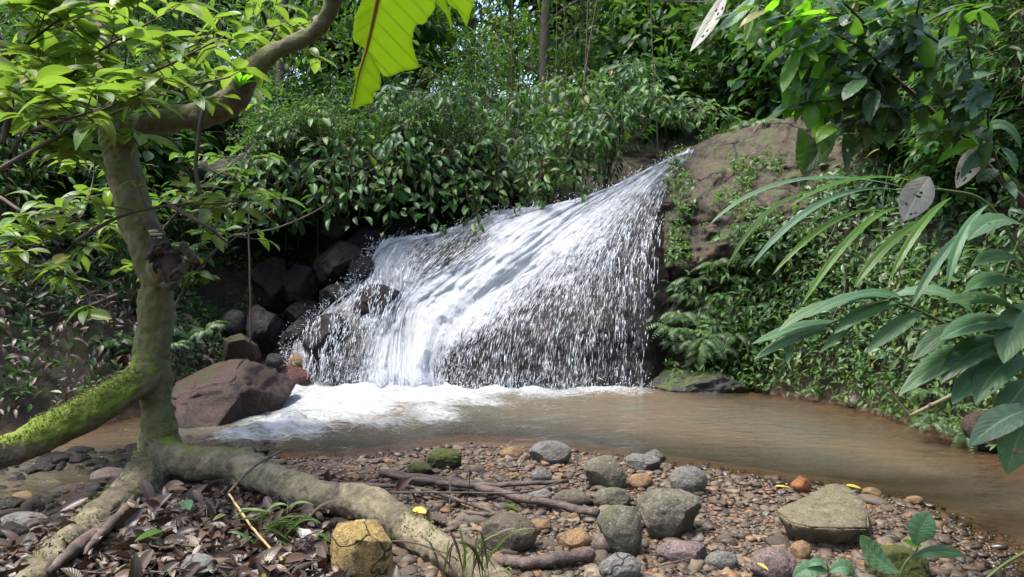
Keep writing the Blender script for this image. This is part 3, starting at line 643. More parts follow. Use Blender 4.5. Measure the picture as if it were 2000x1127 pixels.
# boulders round the fall and the left bank
FAR = [
 ('bank_boulder', 'large brown boulder with sparse moss between the tree trunk and the foam', (333, 699, 558, 856), M_bigl, 203, dict(Y=6.2, depth=.55, cuts=13, cut=.70, boxy=.3, sub=5, rough=.2)),
 ('red_rock', 'wet red rock splashed by the foam left of the waterfall', (529, 711, 609, 772), M_red, 205, dict(Y=7.3, cuts=5)),
 ('red_rock', 'pale orange wet rock half under the spray above the red rock', (562, 690, 612, 725), M_tan, 206, dict(Y=7.6, cuts=5, sub=3)),
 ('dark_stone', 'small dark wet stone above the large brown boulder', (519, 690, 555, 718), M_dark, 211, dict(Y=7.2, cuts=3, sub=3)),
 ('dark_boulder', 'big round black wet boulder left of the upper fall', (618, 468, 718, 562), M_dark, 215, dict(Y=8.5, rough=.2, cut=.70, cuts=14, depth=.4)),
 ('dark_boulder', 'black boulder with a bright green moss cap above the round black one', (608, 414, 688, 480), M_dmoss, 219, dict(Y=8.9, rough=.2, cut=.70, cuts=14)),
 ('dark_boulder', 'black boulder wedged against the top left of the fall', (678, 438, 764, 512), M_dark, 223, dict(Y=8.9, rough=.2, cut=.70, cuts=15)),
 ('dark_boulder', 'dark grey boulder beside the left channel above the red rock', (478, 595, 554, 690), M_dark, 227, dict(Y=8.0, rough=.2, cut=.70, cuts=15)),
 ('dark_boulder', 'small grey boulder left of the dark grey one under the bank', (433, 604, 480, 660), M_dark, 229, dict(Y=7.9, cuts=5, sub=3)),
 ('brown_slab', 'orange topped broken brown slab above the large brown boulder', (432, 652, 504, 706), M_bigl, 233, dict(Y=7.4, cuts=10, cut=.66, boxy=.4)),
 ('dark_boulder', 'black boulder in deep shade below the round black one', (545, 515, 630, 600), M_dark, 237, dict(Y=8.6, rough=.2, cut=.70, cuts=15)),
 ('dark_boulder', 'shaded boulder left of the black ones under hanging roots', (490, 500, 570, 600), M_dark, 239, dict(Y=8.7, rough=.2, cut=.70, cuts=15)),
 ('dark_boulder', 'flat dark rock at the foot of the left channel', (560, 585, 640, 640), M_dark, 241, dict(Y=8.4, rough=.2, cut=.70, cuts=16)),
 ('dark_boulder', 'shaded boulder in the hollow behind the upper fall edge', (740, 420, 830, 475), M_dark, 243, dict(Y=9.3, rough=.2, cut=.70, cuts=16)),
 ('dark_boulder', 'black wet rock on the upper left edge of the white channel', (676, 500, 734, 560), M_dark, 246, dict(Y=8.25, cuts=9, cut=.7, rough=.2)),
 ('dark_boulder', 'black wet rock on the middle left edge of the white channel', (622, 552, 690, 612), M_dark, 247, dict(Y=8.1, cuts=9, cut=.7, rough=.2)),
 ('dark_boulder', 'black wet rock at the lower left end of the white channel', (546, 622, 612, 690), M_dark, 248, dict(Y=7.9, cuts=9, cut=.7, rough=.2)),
 ('fall_boulder', 'dark pointed boulder in the middle of the fall with water parting round it', (690, 552, 780, 650), wet, 249, dict(Y=7.78, cuts=9, cut=.7, rough=.2, depth=.3)),
 ('fall_boulder', 'dark lower boulder under the left curtain of the fall', (588, 610, 700, 745), wet, 250, dict(Y=7.62, cuts=8, cut=.72, rough=.2, depth=.3)),
 ('submerged_rock', 'dark rock breaking through the foam in the pool', (662, 782, 738, 822), M_dark, 245, dict(Y=6.75, cuts=4)),
 ('bank_rock', 'wet mossy rock shelf at the right foot of the waterfall', (1250, 716, 1450, 790), M_dmoss, 257, dict(Y=7.5, depth=.45, cuts=10, cut=.7, sub=5, rough=.3)),
 ('bank_rock', 'layered brown rock in the right bank above the water', (1560, 660, 1740, 780), M_bigl, 263, dict(Y=7.2, depth=.5, cuts=8, boxy=.4, rough=.18)),
 ('bank_rock', 'flat wet purple stone at the foot of the right bank', (1650, 764, 1765, 806), M_purp, 269, dict(Y=6.5, cuts=6)),
 ('bank_rock', 'rounded dark boulder behind the bamboo stem on the right bank', (1850, 690, 1935, 790), M_dark, 271, dict(Y=5.6, cuts=4)),
 ('bank_rock', 'dark rock under the foliage at the far right waterline', (1880, 800, 1990, 880), M_bigl, 273, dict(Y=5.1, cuts=5)),
 ('rill_stone', 'tan wet stone in the small stream at left', (18, 958, 78, 998), M_tan, 281, dict(cuts=5, sub=3)),
 ('rill_stone', 'dark wet stone under the left limb in the small stream', (60, 902, 104, 928), M_dark, 283, dict(cuts=5, sub=3)),
 ('rill_stone', 'purple wet stone in the small stream beside the trunk foot', (178, 912, 250, 948), M_purp, 285, dict(cuts=5)),
 ('rill_stone', 'flat pale wet slab in the small stream at the left edge', (0, 1000, 95, 1040), M_grey, 287, dict(cuts=7)),
 ('rill_stone', 'dark stone in the small stream behind the left limb', (130, 870, 185, 898), M_dark, 289, dict(cuts=5, sub=3)),
 ('rill_stone', 'brown stone at the edge of the small stream right of the tan one', (105, 945, 165, 975), M_bigl, 291, dict(cuts=5, sub=3)),
]
for nm, lb, bb, mt, sd, op in FAR: boulder(nm, lb, 'rock', bb, mt, sd, **op)

# huge boulder right of the fall: bulging top, ledges below
def cliff_Y(A, py, fine=1):
    q = np.stack([A / 90, py / 90, A * 0], -1); top = np.interp(A, CLX, CLT); bot = np.interp(A, [1262, 1500, 1700, 1900], [760, 765, 760, 740]); bc = np.clip((bot - py) / (bot - top), 0, 1)
    Y = np.interp(A, [1262, 1400, 1600, 1750, 1900], [7.7, 7.6, 7.35, 7.1, 7.0]) + 1.75 * bc ** 2.2 - .55 * np.exp(-((A - 1520) / 190) ** 2 - ((py - 400) / 120) ** 2) + .3 * np.exp(-((py - 575) / 40) ** 2) + .30 * sstep(1318, 1262, A)
    return Y + .30 * fbm(q, 5, 77) + fine * (.16 * np.abs(fbm(np.stack([A / 160, py / 26, A * 0], -1), 4, 79)) + .09 * fbm(q * 5, 4, 80) - .10 * np.abs(fbm(q * 2.2, 4, 84)))
CLX = [1262, 1300, 1335, 1400, 1500, 1600, 1700, 1800, 1900]; CLT = [345, 318, 300, 264, 230, 212, 205, 210, 230]
def cliff():
    px = np.arange(1262, 1900, 4.0); tt = np.linspace(-.25, 1, 150); A, B = np.meshgrid(px, tt)
    top = np.interp(A, CLX, CLT); bot = np.interp(A, [1262, 1500, 1700, 1900], [760, 765, 760, 740]); py = bot - (bot - top) * B
    py = py + np.clip(B, 0, 1) ** 4 * 12 * fbm(np.stack([A / 40, A * 0, A * 0], -1), 3, 83); q = np.stack([A / 90, py / 90, A * 0], -1); Y = cliff_Y(A, py)
    V = P(A, py, Y); bk = []
    for dy in (.15, .5, 1.2, 2.4):
        e = V[-1].copy(); e[:, 1] += dy; e[:, 2] += .05 * dy - .05 * dy * dy; bk.append(e)
    V = np.concatenate([V, np.array(bk)]); b = V[20, 40].copy()
    o = add_obj('cliff_boulder', make_mesh('cliff_boulder', (V - b).reshape(-1, 3), grid_faces(V.shape[0], V.shape[1]), M_cliff, attrs={'wet': np.pad(sstep(1420, 1290, A + 70 * fbm(q, 3, 82)) + .6 * sstep(520, 640, py), ((0, 4), (0, 0)), mode='edge').ravel()}), loc=b)
    tag(o, 'huge brown mossy boulder right of the waterfall top', 'rock')
cliff()

# ------------------------------------------------------------------ gravel
def gravel_mat():
    m = NT('gravel'); ge = m.n('ShaderNodeNewGeometry'); oi = m.n('ShaderNodeObjectInfo'); co = m.n('ShaderNodeTexCoord').outputs['Object']
    r = m.math('FRACT', m.math('ADD', ge.outputs['Random Per Island'], oi.outputs['Random']))
    c = m.ramp(r, [(0, (0.045, 0.036, 0.03)), (.12, (0.125, 0.08, 0.055)), (.28, (0.10, 0.086, 0.075)), (.42, (0.17, 0.115, 0.075)), (.56, (0.07, 0.05, 0.041)), (.68, (0.135, 0.105, 0.085)),
                   (.8, (0.24, 0.195, 0.14)), (.9, (0.26, 0.12, 0.045)), (1, (0.17, 0.155, 0.14))])
    n = m.noise(co, 45, 4, 0.7); c = m.mix(m.step(n, 0.35, 0.7), c, m.mix(0.65, c, (0.05, 0.036, 0.026)))
    c = m.mix(1.0, c, (0.74, 0.72, 0.64), 'MULTIPLY')
    pz = m.n('ShaderNodeSeparateXYZ'); m.t.links.new(ge.outputs['Position'], pz.inputs[0]); wt = m.step(pz.outputs[2], 0.062, 0.025)
    c = m.mix(wt, c, m.mix(1.0, c, (0.42, 0.38, 0.34), 'MULTIPLY'))
    p = m.n('ShaderNodeBsdfPrincipled', i_Base_Color=c, i_Roughness=m.math('SUBTRACT', 0.62, m.math('MULTIPLY', wt, 0.36)), i_Normal=m.bump(n, 0.6, 0.006))
    return m.end(p.outputs[0])
M_grav = gravel_mat()
peb = [rock_geo(400 + k, 2, 9, 0.60, 0.2, 0.1) for k in range(8)]
def bar_points(n):
    out = []
    while sum(map(len, out)) < n:
        px = rng.uniform(-50, 2050, n); py = rng.uniform(850, 1180, n); q = G(px, py, 0.12)
        s = sdist(q[:, 0], q[:, 1]); k = (is_bar(q[:, 0], q[:, 1]) > 0) & (s > -0.28) & (q[:, 1] > 2.3)
        k &= rng.uniform(0, 1, n) < np.where(s < 0, 0.35, 1) * np.where(q[:, 0] < -1.0, 0.45, 1)
        out.append(q[k])
    q = np.concatenate(out)[:n]; q[:, 2] = H(q[:, 0], q[:, 1]); return q
n = 20000; q = bar_points(n); V_ = []; F_ = []; o_ = 0
sz = np.clip(rng.lognormal(math.log(0.0088), 0.6, n), 0.004, 0.034)
for i in range(n):
    v, f = peb[i % 8] if sz[i] > 0.02 else (None, None)
    if v is None: v, f = ICO[1]; v = v * (1 + 0.25 * _hash(np.arange(12), np.full(12, i), np.full(12, 3), 5))[:, None]
    a = rng.uniform(0, 6.28); s3 = sz[i] * np.array([1.25, rng.uniform(.7, 1.1), rng.uniform(.4, .75)]); w = v * s3
    w = np.stack([w[:, 0] * math.cos(a) - w[:, 1] * math.sin(a), w[:, 0] * math.sin(a) + w[:, 1] * math.cos(a), w[:, 2]], -1)
    V_.append(w + q[i] + np.array([0, 0, sz[i] * 0.12 + 0.002])); F_.append(f + o_); o_ += len(v)
setting('gravel', make_mesh('gravel', np.concatenate(V_), np.concatenate(F_), M_grav), 'stuff')
def rill_gravel():
    n = 2600; x = rng.uniform(-4.2, -1.7, n); y = rng.uniform(3.0, 5.4, n); sd = sdist(x, y); k = (sd < .25) & (fbm(np.stack([x * 2.5, y * 2.5, x * 0], -1), 3, 99) > -.12); x, y = x[k], y[k]; n = len(x); V = []; Fc = []; o = 0
    for i in range(n):
        v, f = peb[i % 8]; s = float(np.clip(rng.lognormal(math.log(.022), .5), .008, .075)); w = v * s * np.array([1.2, rng.uniform(.7, 1.1), rng.uniform(.5, .8)]); a = rng.uniform(0, 6.28)
        w = np.stack([w[:, 0] * math.cos(a) - w[:, 1] * math.sin(a), w[:, 0] * math.sin(a) + w[:, 1] * math.cos(a), w[:, 2]], -1); V.append(w + np.array([x[i], y[i], max(Hs(x[i], y[i]), -.025) + s * .4])); Fc.append(f + o); o += len(v)
    setting('stream_gravel', make_mesh('stream_gravel', np.concatenate(V), np.concatenate(Fc), rock_mat('wet_stream_gravel', (0.034, 0.025, 0.02), (0.012, 0.010, 0.009), (0.08, 0.05, 0.032), 9, 0, .3)), 'stuff')
rill_gravel()
pm_ = [make_mesh('pebble', v, f, M_grav) for v, f in peb]
q = bar_points(700); ppx, ppy = pix(q); q = q[(ppx > 620) & (ppx < 1900) & (ppy < 1127) & (ppy > 860)][:300]
for i, p in enumerate(q):
    o = add_obj('pebble', pm_[i % 8], loc=p + np.array([0, 0, 0.004])); r_ = float(np.clip(rng.lognormal(math.log(.026), .35), .015, .06))
    o.scale = (r_ * 1.2, r_ * rng.uniform(.8, 1.1), r_ * rng.uniform(.5, .8)); o.rotation_euler = (rng.normal(0, .2), rng.normal(0, .2), rng.uniform(0, 6.28))
    bx_ = pix(p)[0]
    by_ = pix(p)[1]
    near = min([(707, 1070, 'the yellow cracked boulder'), (820, 960, 'the left end of the stick pile'), (866, 897, 'the moss covered stone'), (960, 910, 'the top of the stick pile'), (990, 1045, 'the leaning olive boulder'), (1075, 884, 'the pale grey boulder at the bar tip'), (1075, 1100, 'the short log'),
                (1180, 920, 'the pointed tan boulder'), (1210, 1035, 'the large round boulder'), (1306, 1003, 'the mottled pitted boulder'), (1260, 903, 'the flat grey boulder by the water'), (1345, 938, 'the round dark grey boulder'), (1333, 1080, 'the flat purple-grey slab'), (1565, 948, 'the bright orange stone'), (1450, 1000, 'the open gravel left of the wedge'),
                (1510, 1100, 'the purple-brown stone'), (1610, 1070, 'the front of the wedge boulder'), (1720, 990, 'the back corner of the wedge boulder'), (1790, 1000, 'the right waterline'), (1790, 1080, 'the seedling')], key=lambda q: (q[0] - bx_) ** 2 + (1.5 * (q[1] - by_)) ** 2)[2]
    lb = ('chunky' if r_ > .034 else 'small') + ' pebble lying near ' + near; tag(o, lb, 'pebble', lb)

# ------------------------------------------------------------------ the leaning tree
def px_path(rows, n):
    """rows (px,py,Y,radius_px) -> path, radii in metres"""
    c = catmull(rows, n); return P(c[:, 0], c[:, 1], c[:, 2]), .90 * c[:, 3] / F * c[:, 2]
def remeshed(name, tubes, voxel, mat, base, amp=0.006, seed=0, smooth_it=6, mossy=None):
    b = Bag()
    for V, Fc in tubes: b.add(V, Fc)
    tmp = bpy.data.objects.new('tmp', b.mesh('tmp', None)); COL.objects.link(tmp)
    md = tmp.modifiers.new('r', 'REMESH'); md.mode = 'VOXEL'; md.voxel_size = voxel
    ms = tmp.modifiers.new('s', 'SMOOTH'); ms.iterations = smooth_it; ms.factor = 0.6
    dg = bpy.context.evaluated_depsgraph_get(); ev = tmp.evaluated_get(dg); me = bpy.data.meshes.new_from_object(ev)
    bpy.data.objects.remove(tmp)
    nv = len(me.vertices); co = np.empty(nv * 3, np.float32); me.vertices.foreach_get('co', co); co = co.reshape(-1, 3).astype(float)
    no = np.empty(nv * 3, np.float32); me.vertices.foreach_get('normal', no); no = no.reshape(-1, 3)
    co = co + no * (amp * 2.2 * fbm(co * 6, 3, seed) + amp * fbm(co * 26, 3, seed + 3))[:, None]
    me.vertices.foreach_set('co', (co - base).astype(np.float32).ravel()); me.polygons.foreach_set('use_smooth', np.ones(len(me.polygons), bool))
    at = me.attributes.new('mossy', 'FLOAT', 'POINT'); at.data.foreach_set('value', (mossy(co) if mossy else np.ones(nv)).astype(np.float32))
    me.materials.clear(); me.materials.append(mat); me.update(); me.name = name; return me, co, no
M_bark = bark_mat('mossy_bark', (0.19, 0.16, 0.098), (0.085, 0.07, 0.043), 0.84, 8, mosscol=(0.085, 0.115, 0.008))
M_bark2 = bark_mat('bare_root_bark', (0.23, 0.205, 0.17), (0.12, 0.10, 0.08), 0.30, 8)
M_barkd = bark_mat('dark_mossy_branch', (0.105, 0.085, 0.062), (0.04, 0.032, 0.024), 0.74, 9, mosscol=(0.045, 0.058, 0.01))
M_dead = bark_mat('dead_wood', (0.12, 0.082, 0.065), (0.05, 0.035, 0.028), 0.0, 10, rough=.6)
M_rot = bark_mat('rotten_wood', (0.09, 0.05, 0.035), (0.03, 0.018, 0.014), 0.0, 14)
tb0 = P(310, 905, 4.3); base = np.array([tb0[0], tb0[1], Hs(tb0[0], tb0[1])])
tree = thing('leaning_tree', 'mossy forked tree with spreading limbs and roots in the left foreground', 'tree', base)
trunk = [
 px_path([(195, -60, 4.7, 26), (198, 60, 4.65, 27), (205, 160, 4.55, 30), (228, 260, 4.45, 34), (245, 340, 4.4, 36), (268, 420, 4.35, 39), (298, 500, 4.3, 39), (306, 560, 4.3, 36),
          (302, 630, 4.3, 37), (298, 700, 4.3, 39), (306, 780, 4.3, 33), (312, 850, 4.3, 38), (308, 905, 4.25, 52), (270, 950, 4.0, 50), (205, 1010, 3.6, 44), (130, 1075, 3.15, 38), (70, 1130, 2.85, 36), (20, 1180, 2.6, 34)], 130),
 px_path([(300, 680, 4.3, 32), (275, 740, 4.2, 36), (200, 790, 4.05, 36), (110, 838, 3.9, 36), (0, 886, 3.75, 37), (-90, 920, 3.6, 37)], 60),
 px_path([(310, 880, 4.25, 36), (360, 905, 4.15, 38), (425, 905, 4.05, 36), (475, 912, 3.95, 38), (540, 942, 3.75, 38), (610, 968, 3.6, 37), (680, 978, 3.5, 37), (745, 1000, 3.35, 39),
          (805, 1038, 3.15, 38), (870, 1078, 2.95, 38), (950, 1128, 2.7, 38), (1010, 1180, 2.5, 36)], 90),
 px_path([(450, 900, 4.0, 22), (482, 888, 3.96, 20), (492, 884, 3.95, 15)], 10),
 px_path([(318, 535, 4.22, 34), (328, 520, 4.15, 34), (334, 508, 4.1, 27)], 10),
]
def moss_zone(c):
    x, y = pix(c); low = sstep(850, 920, y); return 1.08 - .85 * low + .35 * sstep(290, 250, x) * sstep(690, 740, y) * (1 - low)
me, co, no = remeshed('trunk', [tube(p, r, 14) for p, r in trunk], 0.010, M_bark, base, 0.012, 1, 3, moss_zone)
trunk_part = add_obj('trunk', me, tree)
br = px_path([(215, 285, 4.45, 28), (260, 252, 4.3, 28), (330, 236, 4.15, 27), (400, 222, 4.05, 30), (456, 192, 3.95, 30), (492, 140, 3.9, 22), (545, 98, 3.85, 17), (605, 68, 3.8, 18), (640, 30, 3.75, 20), (662, -30, 3.7, 21), (680, -90, 3.7, 21)], 90)
me2, _, _ = remeshed('branch', [tube(*br, 14)], 0.010, M_barkd, base, 0.010, 5)
add_obj('branch', me2, tree)
# rotten knot on the trunk: a ring of splintered lobes round a dark hollow
kb = Bag(); kc = P(333, 516, 4.06)
for i in range(34):
    a = i / 34 * 6.28 + rng.normal(0, .12); rr = 0.078 + 0.018 * math.sin(3 * a) + rng.normal(0, .010)
    c = kc + np.array([rr * math.cos(a), .01 + 0.03 * math.sin(2 * a) + rng.normal(0, .012), rr * 1.2 * math.sin(a)])
    v, f = rock_geo(500 + i, 2, 7, .6, .4); w = v * np.array([rng.uniform(.012, .022), .045, rng.uniform(.026, .05)])
    w = np.stack([w[:, 0] * math.cos(a) - w[:, 2] * math.sin(a), w[:, 1], w[:, 0] * math.sin(a) + w[:, 2] * math.cos(a)], -1); kb.add(w + c - base, f)
knot = add_obj('knot_rim', kb.mesh('knot_rim', M_barkd), tree)
v, f = rock_geo(530, 3, 5, .7, .3); add_obj('knot_hollow', make_mesh('knot_hollow', v * np.array([.075, .03, .085]) + kc + np.array([0, .0, 0]) - base, f, M_rot), knot)
fb = Bag()
for i, (x, y, w) in enumerate([(306, 458, 14), (312, 465, 10), (300, 452, 9)]):
    v, f = rock_geo(540 + i, 2, 3, .8, .1); fb.add(v * np.array([w, 10, 3.5]) / F * 4.1 + P(x, y, 4.13) - base, f)
add_obj('bracket_fungus', fb.mesh('bracket_fungus', plain_mat('pale_fungus', (0.55, 0.48, 0.34), 0.8)), tree)
# long scar of bare wood above the knot
sc_ = px_path([(286, 425, 4.24, 10), (304, 455, 4.17, 16), (318, 485, 4.12, 18)], 14); V_, F_ = tube(*sc_, 8)
add_obj('bark_scar', make_mesh('bark_scar', V_ - base, F_, M_rot), tree)
for pts in ([(262, 985, 3.72, 5), (200, 1035, 3.3, 16), (150, 1070, 3.0, 15), (95, 1120, 2.75, 8)], [(265, 960, 3.8, 4), (240, 1000, 3.5, 11), (180, 1060, 3.0, 9), (165, 1085, 2.9, 3)]):
    V_, F_ = tube(*px_path(pts, 24), 7); V_ = V_ + 0.012 * np.stack([fbm(V_ * 20, 2, k) for k in range(3)], -1)
    add_obj('bark_strip', make_mesh('bark_strip', V_ - base, F_, M_dead), tree)
# moss tufts on the upper side of the limbs
sel = np.where((no[:, 2] > 0.35))[0]; mp_, mq_ = pix(co[sel]); den = vnoise(co[sel] * 5, 88) + 0.35 * (mp_ < 290) * (mq_ > 690) + 0.1
sel = sel[(den > 0.28)]; sel = rng.choice(sel, min(5200, len(sel)), replace=False) if len(sel) > 10 else sel
sel = sel[rng.uniform(0, 1, len(sel)) < moss_zone(co[sel])]; c = co[sel] + rng.normal(0, .006, (len(sel), 3)); d = no[sel] + rng.normal(0, .5, (len(sel), 3)); v_, f_ = spindles(c + 0.003 * no[sel] - base, d, rng.uniform(.004, .011, len(sel)), rng.uniform(.0018, .004, len(sel)))
mo = add_obj('moss', make_mesh('moss', v_, f_, plain_mat('bright_moss', (0.13, 0.17, 0.02), 0.9, 9, 0.6)), trunk_part); mo['kind'] = 'stuff'

# ------------------------------------------------------------------ leaves
def leaf_tpl(nl=4, nw=2, wr=0.36, droop=0.18, fold=0.15, peak=0.42, tip=1.5):
    """leaf along +Y from 0 to 1, facing +Z; verts, quads, uv"""
    t = np.linspace(0, 1, nl + 1); g = np.linspace(-1, 1, nw + 1)
    x = np.clip(t, 1e-4, 1 - 1e-4); w = (x ** (peak * 2.0)) * ((1 - x) ** (tip * (1 - peak))); w = w / w.max() * wr / 2
    w[0] = 0.012; w[-1] = 0.006
    T, Gm = np.meshgrid(t, g, indexing='ij')
    X = w[:, None] * Gm; Z = -droop * T ** 2 + fold * np.abs(X); Y = T - 0.25 * droop * T ** 2
    return np.stack([X, Y, Z], -1).reshape(-1, 3), grid_faces(nl + 1, nw + 1), np.stack([(Gm + 1) / 2, T], -1).reshape(-1, 2)
TPL = [leaf_tpl(4, 2, .40, .25, .3), leaf_tpl(4, 2, .30, .35, .3, .38, 1.8), leaf_tpl(4, 2, .34, .1, .5, .45), leaf_tpl(4, 2, .26, .45, .25, .4, 1.7)]
TPLN = [leaf_tpl(9, 4, .42, .22, .35, .44), leaf_tpl(9, 4, .36, .38, .4, .42, 1.7), leaf_tpl(9, 4, .46, .12, .5, .46), leaf_tpl(9, 4, .38, .55, .3, .42, 1.6)]
def frames(D, N):
    D = D / (np.linalg.norm(D, axis=-1, keepdims=True) + 1e-9); X = np.cross(D, N); X /= np.linalg.norm(X, axis=-1, keepdims=True) + 1e-9
    return X, D, np.cross(X, D)
class Leaves:
    def __init__(s): s.v = []; s.f = []; s.u = []; s.n = 0
    def add(s, C, D, N, S, tpls=TPL, widen=1.0):
        X, D, Z = frames(D, N); pick = rng.integers(0, len(tpls), len(C))
        for k, (tv, tf, tu) in enumerate(tpls):
            i = np.where(pick == k)[0]
            if not len(i): continue
            V = C[i, None] + S[i, None, None] * (tv[None, :, :1] * widen * X[i, None] + tv[None, :, 1:2] * D[i, None] + tv[None, :, 2:] * Z[i, None])
            s.v.append(V.reshape(-1, 3)); s.f.append((np.arange(len(i))[:, None, None] * len(tv) + tf).reshape(-1, 4) + s.n); s.u.append(np.tile(tu, (len(i), 1))); s.n += len(i) * len(tv)
    def mesh(s, name, mat): return make_mesh(name, np.concatenate(s.v), np.concatenate(s.f), mat, uv=np.concatenate(s.u))
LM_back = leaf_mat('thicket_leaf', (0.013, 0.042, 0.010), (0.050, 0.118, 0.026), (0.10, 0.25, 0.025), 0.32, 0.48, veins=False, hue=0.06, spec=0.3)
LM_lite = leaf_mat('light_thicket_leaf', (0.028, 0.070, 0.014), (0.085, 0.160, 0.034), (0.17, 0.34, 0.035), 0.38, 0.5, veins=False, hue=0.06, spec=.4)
LM_left = leaf_mat('sapling_leaf', (0.055, 0.115, 0.014), (0.125, 0.20, 0.030), (0.26, 0.42, 0.04), 0.42, 0.42, hue=0.07, spots=0.3)
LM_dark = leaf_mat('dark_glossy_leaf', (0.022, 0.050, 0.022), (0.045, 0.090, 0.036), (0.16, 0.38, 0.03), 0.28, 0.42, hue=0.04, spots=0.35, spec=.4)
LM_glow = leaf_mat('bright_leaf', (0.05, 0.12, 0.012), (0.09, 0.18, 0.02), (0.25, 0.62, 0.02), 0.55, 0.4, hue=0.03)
LM_green = leaf_mat('broad_leaf', (0.04, 0.095, 0.045), (0.075, 0.15, 0.070), (0.14, 0.32, 0.06), 0.26, 0.5, hue=0.05, spots=0.4, spec=.35, old_leaves=False)
LM_pale = leaf_mat('pale_dry_leaf', (0.44, 0.43, 0.37), (0.52, 0.50, 0.43), (0.3, 0.28, 0.2), 0.3, 0.6, hue=0.02, spots=0.4)
LM_fern = leaf_mat('fern_leaf', (0.030, 0.070, 0.022), (0.070, 0.130, 0.042), (0.14, 0.30, 0.04), 0.3, 0.45, veins=False, hue=0.05)
LM_litter = leaf_mat('dead_leaf', (0.024, 0.017, 0.013), (0.105, 0.068, 0.047), (0.10, 0.05, 0.02), 0.12, 0.38, hue=0.05, spots=.5)
LM_yellow = leaf_mat('yellow_leaf', (0.42, 0.32, 0.03), (0.55, 0.40, 0.05), (0.5, 0.35, 0.03), 0.2, 0.5, hue=0.03, spots=0.5)
M_stem = plain_mat('brown_twig', (0.075, 0.055, 0.038), 0.8); M_gstem = plain_mat('green_stem', (0.07, 0.10, 0.03), 0.6); M_vine = plain_mat('hanging_vine', (0.09, 0.07, 0.05), 0.85)

def shrub_geo(seed, h, spread, nst, nleaf, ll, arch=0.5, lean=(0, 0, 0)):
    """stem tubes and leaf placements of a shrub rooted at the origin"""
    r = np.random.default_rng(seed); sb = Bag(); C = []; D = []; N = []; S = []
    for i in range(nst):
        a = r.uniform(0, 6.28); hh = h * r.uniform(.55, 1.05); sp = spread * r.uniform(.3, 1.0); o = np.array([math.cos(a), math.sin(a), 0])
        t = np.linspace(0, 1, 9)[:, None]
        pth = o * sp * t ** 1.6 + np.array([0, 0, hh]) * (t * (1 + arch) - arch * t ** 2.4) + np.array(lean) * t ** 1.8 + r.normal(0, .025, (9, 3)) * t
        V, Fc = tube(pth, np.linspace(.009, .003, 9) * (h / 1.6) ** .5, 4); sb.add(V, Fc)
        m = nleaf // nst
        tw = r.uniform(.22, 1.0, m) ** .75; k = tw * 8; j = np.clip(k.astype(int), 0, 7); f = (k - j)[:, None]
        c = pth[j] * (1 - f) + pth[j + 1] * f
        az = r.uniform(0, 6.28, m); rad = r.gamma(2, .5, m)[:, None] * ll * 0.9
        out = np.stack([np.cos(az), np.sin(az), r.normal(-.05, .35, m)], -1)
        C.append(c + out * rad); d = out + o * .35 + np.array([0, 0, -.28]) + r.normal(0, .3, (m, 3)); D.append(d)
        N.append(np.array([0, 0, 1.0]) + r.normal(0, .38, (m, 3))); S.append(ll * r.uniform(.55, 1.25, m))
        for q in range(0, m, 5):  # twigs
            V, Fc = tube(np.array([c[q], c[q] + out[q] * rad[q] * .6 + np.array([0, 0, .01]), c[q] + out[q] * rad[q]]), .0028, 3); sb.add(V, Fc)
    return sb, np.concatenate(C), np.concatenate(D), np.concatenate(N), np.concatenate(S)
protos = []
for k in range(10):
    h = [1.5, 2.1, 1.2, 2.6, 1.7, 1.0, 2.0, 1.4, 2.4, 1.8][k]
    sb, C, D, N, S = shrub_geo(600 + k, h, [.7, .8, .8, .9, 1.0, .7, .7, .9, .8, .9][k], 11 + k % 4, 880, [.15, .19, .12, .17, .14, .11, .21, .13, .18, .15][k])
    wd, sf = {1: (.5, 1.15), 6: (1.5, 1.25), 3: (.55, 1.2), 8: (1.35, 1.5), 0: (.8, .8), 4: (1.1, .7)}.get(k, (1, .85)); L = Leaves(); L.add(C, D, N, S * sf * .82, widen=wd)
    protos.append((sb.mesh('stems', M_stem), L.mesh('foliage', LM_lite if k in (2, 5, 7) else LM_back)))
SPOT = [(1065, 120, 'around the straight centre trunk'), (562, 180, 'beside the thin dark trunk left of centre'), (760, 130, 'behind the banana leaf'), (930, 70, 'under the bright sky gap'), (1330, 190, 'above the head of the fall'), (1250, 70, 'below the slim trunk right of centre'),
        (1500, 150, 'behind the top of the huge boulder'), (1850, 120, 'in the upper right corner'), (1600, 580, 'below the huge boulder'), (1850, 560, 'behind the stacked dark leaves at right'), (1800, 330, 'right of the huge boulder'), (1900, 750, 'at the right waterline'), (1960, 260, 'at the right edge beside the pale dry leaves'), (1740, 40, 'behind the overhanging branch'), (1980, 30, 'in the very corner at top right'), (1960, 430, 'behind the arching blades at the right edge'), (20, 300, 'at the left edge behind the sapling'), (250, 620, 'low behind the trunk on the left bank'), (40, 560, 'low at the left edge'),
        (120, 120, 'behind the bright saplings at top left'), (150, 420, 'behind the arching twigs at left'), (400, 500, 'behind the forked trunk'), (620, 300, 'above the black boulders'), (880, 300, 'above the dark hollow'), (1100, 300, 'over the middle of the fall crest'), (330, 80, 'left of the curved branch'), (900, 190, 'in the middle of the thicket')]
LLS = [.15, .19, .12, .17, .14, .11, .21, .13, .18, .15]
def spot_words(p, lead):
    x, y = pix(np.asarray(p, float)); return lead + ' ' + min(SPOT, key=lambda s: (s[0] - x) ** 2 + (s[1] - y) ** 2)[2]
def shrub_words(k, p):
    l = LLS[k]; size = 'broad-leaved' if l >= .17 else ('fine-leaved' if l <= .13 else 'medium-leaved'); tone = 'pale green' if k in (2, 5, 7) else 'dark green'
    return spot_words(p, '%s %s shrub' % (tone, size))
